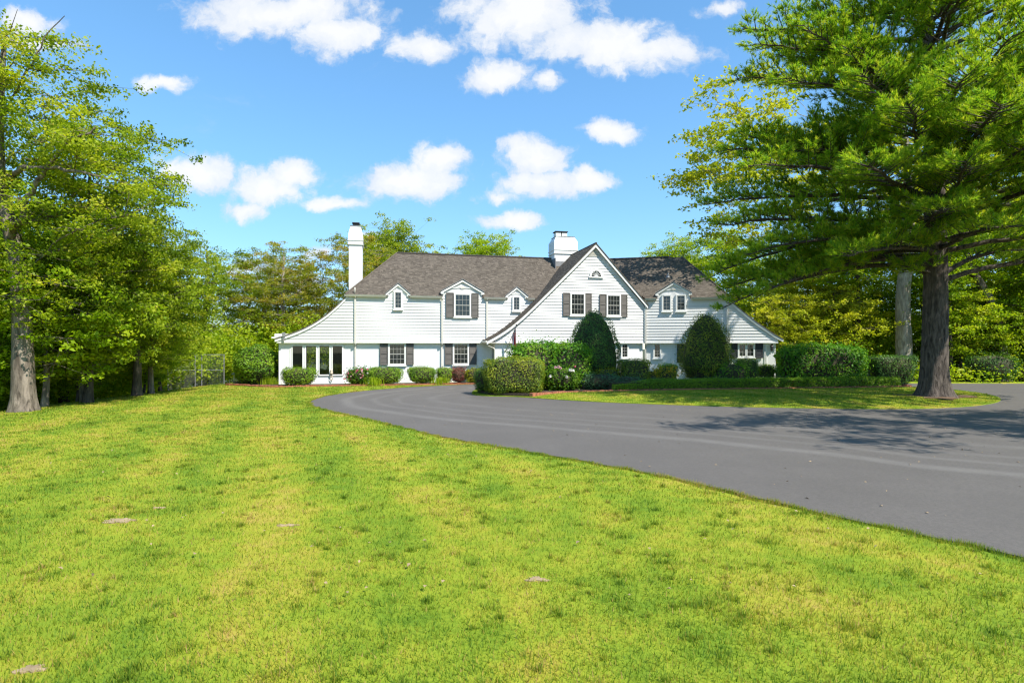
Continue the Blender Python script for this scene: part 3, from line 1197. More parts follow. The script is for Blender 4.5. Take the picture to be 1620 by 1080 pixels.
HIPL, HIPR = 3.0, 2.7
zst = EAVE + (START + OV) * PITCH
rf = roof_part('front_roof', FL, [(CORNER - 0.15 + (START + OV) * 0.75, START, zst), (15.5, START, zst), (17.0, RD, RIDGE), (HIPL, RD, RIDGE)])
GAPS_L = [(2.30, 3.60), (5.80, 8.42), (10.12, 11.44)]
GAPS_R = [(0.84, 2.96)]
for F, a, b in ((FL, CORNER - 0.15, 2.30), (FL, 3.60, 5.80), (FL, 8.42, 10.12), (FL, 11.44, 12.6), (FR, 0.0, 0.84), (FR, 2.96, 5.5)):
    roof_part('eave_strip', F, [(a, -OV, EAVE), (b, -OV, EAVE), (b, START - 0.001, zst), (a + ((START + OV) * 0.7 if a < 0 else 0), START - 0.001, zst)])
SL = math.hypot(RD + OV, RIDGE - EAVE)
shingles(rf, FL(0, -OV, EAVE + 0.003), FL.u, slope_vec(FL, PITCH), [(CORNER - 0.15, 0), (15.0, 0), (16.6, SL), (HIPL, SL)], 1, gaps=GAPS_L)
roof_part('back_roof', FL, [(HIPL, RD + 0.01, RIDGE), (17.0, RD + 0.01, RIDGE), (18.5, 8.75, EAVE), (CORNER - 0.15, 8.75, EAVE)])
rf = roof_part('wing_roof', FR, [(-0.2, START, zst), (5.5 - (START + OV) * 0.65, START, zst), (HIPR, RD, RIDGE), (-4.9, RD, RIDGE)])
shingles(rf, FR(0, -OV, EAVE + 0.003), FR.u, slope_vec(FR, PITCH), [(0.05, 0), (5.5, 0), (HIPR, SL), (-4.9, SL)], 2, gaps=GAPS_R)
roof_part('wing_back_roof', FR, [(-4.9, RD + 0.01, RIDGE), (HIPR, RD + 0.01, RIDGE), (5.5, 8.75, EAVE), (-3.0, 8.75, EAVE)])
# hip ends and the swept roofs of the end wings
roof_part('hip_roof', FL, [(HIPL - 0.01, RD, RIDGE), (CORNER - 0.15, 8.75, EAVE), (CORNER - 0.16, -OV, EAVE)])
rf = roof_part('hip_roof', FR, [(HIPR + 0.01, RD, RIDGE), (5.52, -OV, EAVE), (5.52, 8.75, EAVE)])
shv = np.array(FR(HIPR, RD, RIDGE)) - np.array(FR(5.52, RD, EAVE))
shn = np.linalg.norm(shv)
shingles(rf, FR(5.52, -OV, EAVE + 0.003), FR.n, shv / shn, [(0, 0), (8.89, 0), (RD + OV, shn)], 3)


def sweep(F, prof, d0, d1, flip):
    """curved eave roof: profile of (s, z) carried back from d0 to d1"""
    p = spline(prof, 0.25)
    top = [(s, z + 0.10) for s, z in p]
    bot = [(s, z + 0.035) for s, z in p]
    ring = [F(s, d0, z) for s, z in top] + [F(s, d0, z) for s, z in reversed(bot)]
    o = MB().prism(ring, tuple(F.n * (d1 - d0))).build('swept_roof', M['shingle'], house)
    lo = [(s, z - 0.12) for s, z in p]
    mid = [(s, z + 0.034) for s, z in p]
    ring = [F(s, d0 + 0.03, z) for s, z in mid] + [F(s, d0 + 0.03, z) for s, z in reversed(lo)]
    MB().prism(ring, tuple(F.n * 0.05)).build('rake_board', M['trim'], o)
    return o


sweep(FL, SWEEP_L, -0.14, 8.5, 1)
sweep(FR, SWEEP_R, -0.12, 8.3, -1)
mb = MB()
fbox(mb, FL, -4.2, CORNER + 0.2, 8.2, 8.4, JET, 3.3)
mb.build('back_wing_wall', M['siding'], house)
mb = MB()
fbox(mb, FR, 5.2, 8.2, 8.0, 8.2, JET, 3.3)
mb.build('back_wing_wall', M['siding'], house)

# gable roof over the entrance: long swept left slope, short right slope
gp = spline([(8.45, 2.72), (8.9, 2.95), (9.7, 3.44), (10.4, 3.97), (11.41, 4.86), (13.6, 6.99), (15.83, 9.2)], 0.3)
gt = [(s, z + 0.07) for s, z in gp]
mb = MB()
n = len(gp)
d0 = GD - 0.28


def gback(z):
    return max(0.05, (z - EAVE) / PITCH - OV + 0.25)


vs, fs = [], []
for (s, z) in gt:
    vs += [FL(s, d0, z), FL(s, min(RD, gback(z)), z), FL(s, d0, z - 0.06), FL(s, min(RD, gback(z)), z - 0.06)]
for i in range(n - 1):
    a, b = 4 * i, 4 * (i + 1)
    fs += [(a, a + 1, b + 1, b), (a + 2, b + 2, b + 3, a + 3), (a, b, b + 2, a + 2), (a + 1, a + 3, b + 3, b + 1)]
fs.append((0, 2, 3, 1))
gr = MB().add(vs, fs).build('gable_roof', M['shingle'], house)
# tabs on the swept left slope, course by course up the curve
vs, fs = [], []
r = random.Random(9)
cum = [0.0]
for i in range(1, n):
    cum.append(cum[-1] + math.hypot(gt[i][0] - gt[i - 1][0], gt[i][1] - gt[i - 1][1]))


def on_gable(t):
    return np.interp(t, cum, [q[0] for q in gt]), np.interp(t, cum, [q[1] for q in gt])


t = 0.0
while t < cum[-1] - 0.05:
    s0, z0 = on_gable(t)
    s1, z1 = on_gable(min(t + 0.17, cum[-1]))
    nv = np.array([-(z1 - z0), (s1 - s0)])
    nv = nv / (np.linalg.norm(nv) + 1e-9)
    dd = d0 - r.uniform(0, 0.15)
    dend = min(RD, gback(z0))
    while dd < dend:
        w = r.choice((0.13, 0.18, 0.25, 0.33))
        a0, a1 = max(dd, d0), min(dd + w - 0.006, dend)
        if a1 > a0 + 0.02:
            h = 0.014 + r.choice((0, 0, 0.006, 0.01))
            k = len(vs)
            for (s, z, aa, hh) in ((s0, z0, a0, 0.003), (s0, z0, a1, 0.003), (s0, z0, a0, h), (s0, z0, a1, h), (s1, z1, a1, 0.005), (s1, z1, a0, 0.005)):
                vs.append(FL(s + nv[0] * hh, aa, z + nv[1] * hh))
            fs += [(k, k + 1, k + 3, k + 2), (k + 2, k + 3, k + 4, k + 5)]
        dd += w
    t += 0.15
o = link('shingles', mesh_np('shingles', np.array(vs) - base_of(gr), fs), M['shingle'], gr)
o['kind'] = 'stuff'
roof_part('gable_roof', FL, [(15.84, d0, 9.27), (15.84, RD + 0.3, 9.27), (19.62, 2.6, 5.20), (19.62, d0, 5.20)], 0.06)
# white rake boards along both gable edges
p = [(s, z - 0.0) for s, z in gp]
ring = [FL(s, d0 + 0.04, z) for s, z in p] + [FL(s, d0 + 0.04, z - 0.2) for s, z in reversed(p)]
MB().prism(ring, tuple(FL.n * 0.05)).build('rake_board', M['trim'], house)
ring = [FL(15.83, d0 + 0.04, 9.2), FL(19.58, d0 + 0.04, 5.17), FL(19.58, d0 + 0.04, 4.97), FL(15.83, d0 + 0.04, 8.97)]
MB().prism(ring, tuple(FL.n * 0.05)).build('rake_board', M['trim'], house)
# soffit behind the rake boards
ring = [FL(s, d0 + 0.09, z - 0.01) for s, z in p] + [FL(s, d0 + 0.09, z - 0.07) for s, z in reversed(p)]
MB().prism(ring, tuple(FL.n * 0.2)).build('rake_soffit', M['trim'], house)
ring = [FL(15.83, d0 + 0.09, 9.19), FL(19.58, d0 + 0.09, 5.16), FL(19.58, d0 + 0.09, 5.08), FL(15.83, d0 + 0.09, 9.1)]
MB().prism(ring, tuple(FL.n * 0.2)).build('rake_soffit', M['trim'], house)
# eave of the swept slope beside the door, with its gutter
mb = MB()
fbox(mb, FL, 8.36, 8.47, d0, 0.0, 2.62, 2.76)
mb.build('gutter', M['cream'], house)
mb = MB()
fbox(mb, FL, 8.47, 9.05, d0 + 0.05, 0.0, 2.60, 2.66)
mb.build('porch_soffit', M['cream'], house)
# ridge caps
MB().tube([FL(HIPL, RD, RIDGE + 0.02), FL(16.8, RD, RIDGE + 0.02)], 0.085, 6).build('ridge_cap', M['ridge'], house)
MB().tube([FR(-4.5, RD, RIDGE + 0.02), FR(1.9, RD, RIDGE + 0.02)], 0.085, 6).build('ridge_cap', M['ridge'], house)
MB().tube([FL(15.83, d0, 9.25), FL(15.83, RD, 9.25)], 0.07, 6).build('ridge_cap', M['ridge'], house)
for F, a, b in ((FL, (CORNER - 0.15, -OV, EAVE + 0.03), (HIPL, RD, RIDGE + 0.03)), (FR, (5.5, -OV, EAVE + 0.03), (HIPR, RD, RIDGE + 0.03))):
    MB().tube([F(*a), F(*b)], 0.05, 6).build('hip_cap', M['shingle'], house)
# triangular louvre at the peak of the gable
mb = MB()
for k in range(5):
    z = 8.42 + k * 0.085
    w = (8.95 - z) * 0.82
    fbox(mb, FL, 15.83 - w, 15.83 + w, GD - 0.065, GD - 0.03, z, z + 0.05)
mb.build('louvre', M['cream'], house)


# -------- windows and shutters
def window(F, s0, s1, z0, z1, d, cols, rows, meet=True, sill=True, casing=0.085):
    mb = MB()
    o = d - 0.095
    fbox(mb, F, s0 - casing, s0, o, d + 0.05, z0 - casing, z1 + casing)
    fbox(mb, F, s1, s1 + casing, o, d + 0.05, z0 - casing, z1 + casing)
    fbox(mb, F, s0, s1, o, d + 0.05, z1, z1 + casing)
    fbox(mb, F, s0, s1, o, d + 0.05, z0 - casing, z0)
    w = mb.build('window', M['trim'], house)
    zm = (z0 + z1) / 2
    parts = [(z0, zm, 0.0), (zm, z1, -0.008)] if meet else [(z0, z1, 0.0)]
    for a, b, e in parts:
        mb = MB()
        g = d - 0.060 + e
        fr = 0.024
        fbox(mb, F, s0, s0 + fr, g - 0.012, g + 0.03, a, b)
        fbox(mb, F, s1 - fr, s1, g - 0.012, g + 0.03, a, b)
        fbox(mb, F, s0 + fr, s1 - fr, g - 0.012, g + 0.03, a, a + fr)
        fbox(mb, F, s0 + fr, s1 - fr, g - 0.012, g + 0.03, b - fr, b)
        rr = rows if not meet else rows // 2
        for k in range(1, cols):
            x = s0 + (s1 - s0) * k / cols
            fbox(mb, F, x - 0.006, x + 0.006, g - 0.008, g + 0.02, a + fr, b - fr)
        for k in range(1, rr):
            z = a + (b - a) * k / rr
            fbox(mb, F, s0 + fr, s1 - fr, g - 0.007, g + 0.02, z - 0.006, z + 0.006)
        mb.build('sash', M['sash'], w)
        for i in range(cols):
            for j in range(rr):
                pm = MB()
                x0 = s0 + (s1 - s0) * i / cols + 0.012
                x1 = s0 + (s1 - s0) * (i + 1) / cols - 0.012
                c0 = a + (b - a) * j / rr + 0.012
                c1 = a + (b - a) * (j + 1) / rr - 0.012
                fbox(pm, F, x0, x1, g + 0.004, g + 0.012, c0, c1)
                pm.build('pane', M['glass'], w)
    if sill:
        mb = MB()
        fbox(mb, F, s0 - 0.14, s1 + 0.14, d - 0.13, d + 0.03, z0 - casing - 0.065, z0 - casing - 0.001)
        mb.build('sill', M['trim'], w)
    return w


def shutter(F, s0, s1, z0, z1, d, material='shutter'):
    mb = MB()
    o0, o1 = d - 0.10, d - 0.05
    e = 0.055
    zm = z0 + (z1 - z0) * 0.54
    fbox(mb, F, s0, s0 + e, o0, o1, z0, z1)
    fbox(mb, F, s1 - e, s1, o0, o1, z0, z1)
    fbox(mb, F, s0 + e, s1 - e, o0, o1, z0, z0 + e)
    fbox(mb, F, s0 + e, s1 - e, o0, o1, z1 - e, z1)
    fbox(mb, F, s0 + e, s1 - e, o0, o1, zm - 0.03, zm + 0.03)
    sh = mb.build('shutter', M[material], house)
    for a, b in ((z0 + e, zm - 0.03), (zm + 0.03, z1 - e)):
        m2 = MB()
        z = a
        k = max(3, int((b - a) / 0.075))
        st = (b - a) / k
        for i in range(k):
            zz = a + i * st
            m2.hexa([F(s0 + e, o0 + 0.012, zz), F(s1 - e, o0 + 0.012, zz), F(s1 - e, o1, zz), F(s0 + e, o1, zz),
                     F(s0 + e, o0 + 0.030, zz + st * 0.96), F(s1 - e, o0 + 0.030, zz + st * 0.96), F(s1 - e, o1, zz + st * 0.96), F(s0 + e, o1, zz + st * 0.96)])
        m2.build('louvre_panel', M[material], sh)
    return sh


LW = 0.2   # lower wall plane sits behind the jetty
window(FL, 2.42, 3.36, 1.26, 2.52, LW, 4, 4)
shutter(FL, 1.81, 2.30, 1.2, 2.58, LW)
shutter(FL, 3.48, 3.95, 1.2, 2.58, LW)
window(FL, 6.58, 7.48, 1.26, 2.52, LW, 4, 4)
shutter(FL, 5.97, 6.47, 1.2, 2.58, LW)
shutter(FL, 7.60, 8.08, 1.2, 2.58, LW)
window(FL, 6.63, 7.58, 4.40, 5.78, -0.06, 4, 4)
shutter(FL, 6.02, 6.52, 4.28, 5.90, -0.06)
shutter(FL, 7.69, 8.17, 4.28, 5.90, -0.06)
window(FL, 2.76, 3.14, 4.85, 5.84, -0.04, 2, 4, False)
window(FL, 10.56, 10.95, 4.85, 5.68, -0.04, 2, 4, False)
window(FL, 14.16, 15.03, 4.52, 5.84, GD - 0.03, 4, 4)
shutter(FL, 13.58, 14.06, 4.40, 5.93, GD - 0.01)
shutter(FL, 15.13, 15.58, 4.40, 5.93, GD - 0.01)
window(FL, 16.72, 17.58, 4.50, 5.80, GD - 0.03, 4, 4)
shutter(FL, 16.14, 16.62, 4.37, 5.90, GD - 0.01)
shutter(FL, 17.68, 18.14, 4.37, 5.90, GD - 0.01)
window(FL, 17.86, 18.24, 1.68, 2.52, -1.21, 2, 4, False)
window(FR, 1.22, 1.68, 4.84, 5.80, -0.03, 2, 4, False)
window(FR, 2.13, 2.62, 4.84, 5.80, -0.03, 2, 4, False)
window(FR, 0.66, 1.02, 1.66, 2.54, LW, 2, 4, False)
shutter(FR, 2.13, 2.58, 1.3, 2.55, LW, 'dark_shutter')
window(FR, 2.70, 3.60, 1.3, 2.5, LW, 4, 4)
window(FR, 6.10, 6.52, 1.75, 2.52, LW, 2, 3, False)
window(FR, 6.56, 6.98, 1.75, 2.52, LW, 2, 3, False)
shutter(FR, 5.56, 5.98, 1.62, 2.58, LW, 'dark_shutter')
shutter(FR, 7.11, 7.56, 1.62, 2.58, LW, 'dark_shutter')
# narrow side window in the porch return
mb = MB()
fbox(mb, FL, 9.035, 9.05, -1.1, -0.25, 0.9, 2.5)
sw = mb.build('side_window_frame', M['trim'], house)
mb = MB()
fbox(mb, FL, 9.022, 9.034, -0.95, -0.40, 1.0, 2.4)
mb.build('pane', M['glass'], sw)
# fan light in the gable
fl = thing_fl = None
mb = MB()
cx, cz, ro, ri = 15.9, 7.05, 0.47, 0.34
N = 18
for k in range(N):
    a, b = math.pi * k / N, math.pi * (k + 1) / N
    q = [(cx + ri * math.cos(a), cz + ri * math.sin(a) * 1.15), (cx + ro * math.cos(a), cz + ro * math.sin(a) * 1.15), (cx + ro * math.cos(b), cz + ro * math.sin(b) * 1.15), (cx + ri * math.cos(b), cz + ri * math.sin(b) * 1.15)]
    mb.hexa([FL(s, GD - 0.11, z) for s, z in q] + [FL(s, GD - 0.03, z) for s, z in q])
fbox(mb, FL, cx - ro - 0.05, cx + ro + 0.05, GD - 0.12, GD - 0.03, cz - 0.08, cz)
fan = mb.build('fan_window', M['trim'], house)
ring = [FL(cx + ri * math.cos(math.pi * k / N), GD - 0.06, cz + ri * 1.15 * math.sin(math.pi * k / N)) for k in range(N + 1)]
MB().prism(ring, tuple(FL.n * 0.02)).build('pane', M['glass'], fan)
mb = MB()
for k in range(1, 8):
    a = math.pi * k / 8
    p0 = np.array([cx, cz])
    p1 = np.array([cx + ri * math.cos(a), cz + ri * 1.15 * math.sin(a)])
    w = np.array([-math.sin(a), math.cos(a)]) * 0.012
    q = [p0 - w, p1 - w * 0.9, p1 + w * 0.9, p0 + w]
    mb.hexa([FL(s, GD - 0.095, z) for s, z in q] + [FL(s, GD - 0.061, z) for s, z in q])
ring = [FL(cx + 0.09 * math.cos(math.pi * k / 8), GD - 0.1, cz + 0.09 * math.sin(math.pi * k / 8)) for k in range(9)]
mb.prism(ring, tuple(FL.n * 0.035))
mb.build('muntins', M['trim'], fan)

# four tall panes of the sunroom
for (a, b) in ((-3.46, -2.88), (-2.67, -2.07), (-1.87, -1.28), (-1.08, -0.51)):
    mb = MB()
    fbox(mb, FL, a - 0.06, a, 0.13, 0.33, 0.55, 2.48)
    fbox(mb, FL, b, b + 0.06, 0.13, 0.33, 0.55, 2.48)
    fbox(mb, FL, a, b, 0.13, 0.33, 0.55, 0.62)
    fbox(mb, FL, a, b, 0.13, 0.33, 2.42, 2.48)
    sf = mb.build('tall_window', M['trim'], house)
    mb = MB()
    fbox(mb, FL, a, b, 0.225, 0.235, 0.62, 2.42)
    mb.build('pane', M['clear'], sf)
for a in (-3.62, -2.82, -2.01, -1.22, -0.45):
    mb = MB()
    fbox(mb, FL, a - 0.02 if a < -3 else a, a + (0.1 if a < -3 else 0.08), 0.17, 0.36, 0.6, 2.45)
    mb.build('mullion', M['trim'], house)


# -------- wall dormers
def dormer(F, s0, s1, ze, zp, d, oval):
    sm = (s0 + s1) / 2
    ring = [F(s0, d, EAVE - 0.35), F(s1, d, EAVE - 0.35), F(s1, d, ze), F(sm, d, zp), F(s0, d, ze)]
    back = (zp - EAVE) / PITCH + 0.3
    dm = MB().prism(ring, tuple(F.n * (back))).build('dormer', M['siding'], house)
    # two little roof slopes
    ov = 0.13
    sl = (zp - ze) / (sm - s0)
    for sgn in (-1, 1):
        e = s0 - ov if sgn < 0 else s1 + ov
        zz = ze - ov * sl
        pts = [F(e, d - 0.13, zz + 0.04), F(sm, d - 0.13, zp + 0.04), F(sm, d + back + 0.4, zp + 0.04), F(e, d + back + 0.2, zz + 0.04)]
        MB().prism(pts, (0, 0, 0.05)).build('dormer_roof', M['shingle'], dm)
        pts = [F(e, d - 0.11, zz + 0.035), F(sm, d - 0.11, zp + 0.035), F(sm, d - 0.11, zp - 0.085), F(e, d - 0.11, zz - 0.085)]
        MB().prism(pts, tuple(F.n * 0.1)).build('rake_board', M['trim'], dm)
        MB().tube([F(e, d - 0.135, zz + 0.09), F(sm, d - 0.135, zp + 0.09)], 0.022, 5).build('drip_edge', M['flashing'], dm)
    # bowed trim under the peak
    pts = []
    w = (s1 - s0) / 2
    K = 12
    for k in range(K + 1):
        a = math.pi * (0.12 + 0.76 * k / K)
        pts.append((sm + w * 0.99 * math.cos(a), ze - 0.14 + (zp - ze) * 0.62 * math.sin(a)))
    ring = [F(s, d - 0.045, z) for s, z in pts] + [F(s, d - 0.045, z - 0.06) for s, z in reversed(pts)]
    MB().prism(ring, tuple(F.n * 0.04)).build('arch_trim', M['trim'], dm)
    if oval:
        ring = [F(sm + 0.17 * math.cos(2 * math.pi * k / 14), d - 0.05, ze + 0.27 + 0.075 * math.sin(2 * math.pi * k / 14)) for k in range(14)]
        MB().prism(ring, tuple(F.n * 0.045)).build('oval_plaque', M['cream'], dm)
    # side returns of the eave
    for s in (s0, s1):
        MB().box(F(s, d - 0.02, ze - 0.13), (0.16, 0.16, 0.1)).build('eave_return', M['trim'], dm)
    return dm


dormer(FL, 2.30, 3.60, 5.80, 6.36, -0.03, False)
dormer(FL, 5.80, 8.42, 5.98, 6.72, -0.05, True)
dormer(FL, 10.12, 11.44, 5.80, 6.32, -0.03, False)
dormer(FR, 0.84, 2.96, 6.00, 6.66, -0.02, True)

# gutters between the dormers and their downspouts
for F, a, b in ((FL, CORNER - 0.2, 2.22), (FL, 3.70, 5.72), (FL, 8.52, 10.02), (FL, 11.54, 12.0), (FR, 0.0, 0.78), (FR, 3.04, 5.55)):
    mb = MB()
    mb.hexa([F(a, -0.24, EAVE - 0.13), F(b, -0.24, EAVE - 0.13), F(b, -0.13, EAVE - 0.13), F(a, -0.13, EAVE - 0.13),
             F(a, -0.30, EAVE - 0.005), F(b, -0.30, EAVE - 0.005), F(b, -0.13, EAVE - 0.005), F(a, -0.13, EAVE - 0.005)])
    mb.build('gutter', M['cream'], house)
    mb = MB()
    fbox(mb, F, a, b, -0.13, 0.0, EAVE - 0.125, EAVE - 0.065)
    mb.build('soffit', M['trim'], house)


def downspout(F, s, z1, lower, d=-0.09):
    mb = MB()
    fbox(mb, F, s - 0.055, s + 0.055, d - 0.045, d + 0.045, JET - 0.05, z1)
    o = mb.build('downspout', M['cream'], house)
    tube_part('elbow', [F(s, d, z1 - 0.02), F(s, d - 0.06, z1 + 0.08), F(s, d - 0.13, z1 + 0.14)], 0.045, M['cream'], o, 6)
    if lower:
        tube_part('elbow', [F(s, d, JET - 0.04), F(s, d + 0.12, JET - 0.14), F(s, 0.12, JET - 0.22)], 0.05, M['cream'], o, 6)
        mb = MB()
        fbox(mb, F, s - 0.05, s + 0.05, 0.09, 0.17, 0.08, JET - 0.2)
        mb.build('lower_pipe', M['cream'], o)
    return o


downspout(FL, 0.30, 5.4, True)
downspout(FL, 5.77, 5.4, True)
downspout(FL, 8.74, 5.4, False)
downspout(FR, 0.06, 5.35, True)
downspout(FR, 5.33, 5.35, False)
tube_part('downspout', [FL(8.42, -1.55, 2.62), FL(8.52, -1.5, 2.45), FL(8.9, -1.42, 2.3), FL(9.0, -1.40, 2.2), FL(9.0, -1.40, 0.1)], 0.05, M['cream'], house, 6)
# flat white leader box and beam beyond the left wing
mb = MB()
fbox(mb, FL, -4.75, -3.0, 1.6, 1.9, 3.02, 3.20)
fbox(mb, FL, -4.9, -4.0, 1.4, 1.95, 2.9, 3.0)
mb.build('parapet_beam', M['trim'], house)
mb = MB()
fbox(mb, FL, -4.02, -3.84, -0.22, -0.1, 2.98, 3.24)
fbox(mb, FL, -3.98, -3.88, -0.2, -0.1, 2.72, 2.98)
mb.build('leader_box', M['flashing'], house)


# -------- chimneys
def chimney(F, s0, s1, d0, d1, zb, zn, zs, zt, cham, caps):
    mb = MB()
    fbox(mb, F, s0, s1, d0, d1, zb, zn)
    c = mb.build('chimney', M['brickwall'], house)
    e = 0.035
    mb = MB()
    fbox(mb, F, s0 - e, s1 + e, d0 - e, d1 + e, zn + 0.005, zs)
    t = cham
    mb.hexa([F(s0 - e, d0 - e, zs), F(s1 + e, d0 - e, zs), F(s1 + e, d1 + e, zs), F(s0 - e, d1 + e, zs),
             F(s0 + t, d0 + t, zt), F(s1 - t, d0 + t, zt), F(s1 - t, d1 - t, zt), F(s0 + t, d1 - t, zt)])
    mb.build('chimney_head', M['brickwall'], c)
    for z in (zn - 0.03, zn + 0.24):
        mb = MB()
        fbox(mb, F, s0 - 0.07, s1 + 0.07, d0 - 0.07, d1 + 0.07, z, z + 0.045)
        mb.build('corbel_band', M['brickwall'], c)
    mb = MB()
    fbox(mb, F, s0 + t - 0.03, s1 - t + 0.03, d0 + t - 0.03, d1 - t + 0.03, zt, zt + 0.05)
    mb.build('crown_slab', M['flashing'], c)
    for (a, b, p, q, h) in caps:
        mb = MB()
        fbox(mb, F, a, b, p, q, zt + 0.05, zt + 0.05 + h)
        mb.build('flue', M['trim'] if h > 0.25 else M['dark_metal'], c)
        mb = MB()
        fbox(mb, F, a - 0.06, b + 0.06, p - 0.06, q + 0.06, zt + 0.1 + h, zt + 0.16 + h)
        fbox(mb, F, a + 0.02, b - 0.02, p + 0.02, q - 0.02, zt + 0.05 + h, zt + 0.1 + h)
        mb.build('flue_cap', M['dark_metal'], c)
    return c


chimney(FL, -0.17, 0.68, 1.5, 2.9, 4.0, 9.1, 9.75, 10.3, 0.10, [(0.08, 0.44, 1.9, 2.4, 0.16)])
chimney(FL, 14.50, 16.28, 3.35, 4.75, 7.0, 9.35, 10.25, 10.62, 0.16, [(14.72, 15.12, 3.7, 4.3, 0.30), (15.20, 15.60, 3.7, 4.3, 0.30)])
mb = MB()
fbox(mb, FL, 14.46, 14.49, 3.0, 4.4, 7.7, 8.95)
fbox(mb, FL, 14.47, 16.3, 3.31, 3.34, 8.0, 8.75)
mb.build('chimney_flashing', M['flashing'], house)
# plumbing vent on the right roof
zc = EAVE + (2.0 + OV) * PITCH
MB().lathe(FR(1.63, 2.0, zc - 0.05), [(0.17, 0.0), (0.12, 0.12), (0.06, 0.2), (0.055, 0.34), (0.075, 0.36), (0.075, 0.40)], 12).build('vent_pipe', M['flashing'], house)
tube_part('vent_pipe', [FL(0.28, -0.1, 5.75), FL(0.28, -0.1, 6.1)], 0.035, M['cream'], house, 6)
# wall lantern by the right wing
mb = MB()
c = FR(8.1, 0.1, 2.2)
mb.lathe((c[0], c[1], 2.08), [(0.04, 0), (0.09, 0.06), (0.11, 0.30), (0.13, 0.31), (0.02, 0.47), (0.012, 0.52)], 6)
wl = mb.build('wall_lantern', M['dark_metal'], house)
MB().box(FR(8.1, 0.16, 2.2), (0.1, 0.1, 0.2)).build('bracket', M['dark_metal'], wl)
# fluted pilasters beside the right wing window
for s in (7.66, 7.76):
    mb = MB()
    fbox(mb, FR, s, s + 0.06, 0.16, 0.2, 1.2, 2.6)
    mb.build('pilaster', M['trim'], house)


# ------------------------------------------------------------------ foliage
def bark_trunk(pts, rad, r, sides=18, flare=0.35, ridge=0.05):
    """trunk surface with buttressed foot and furrows"""
    pts = np.array(spline(pts, 0.35))
    h = np.linspace(0, 1, len(pts))
    rr = np.interp(h, np.linspace(0, 1, len(rad)), rad)
    z = pts[:, 2] - pts[0, 2]
    v, f = tube_np(pts, rr, sides)
    v = v.reshape(len(pts), sides, 3)
    ang = np.arange(sides) * 2 * np.pi / sides
    ph = r.uniform(0, 6.28, 3)
    fl = 1 + flare * np.exp(-z / 0.45)[:, None] * (1 + 0.45 * np.sin(4 * ang + ph[0])[None, :] + 0.25 * np.sin(7 * ang + ph[1])[None, :])
    fu = 1 + ridge * np.sin(5 * ang + ph[2])[None, :] + r.normal(0, ridge * 0.6, (len(pts), sides))
    c = pts[:, None, :]
    v = c + (v - c) * (fl * fu)[:, :, None]
    return v.reshape(-1, 3), f, pts, rr


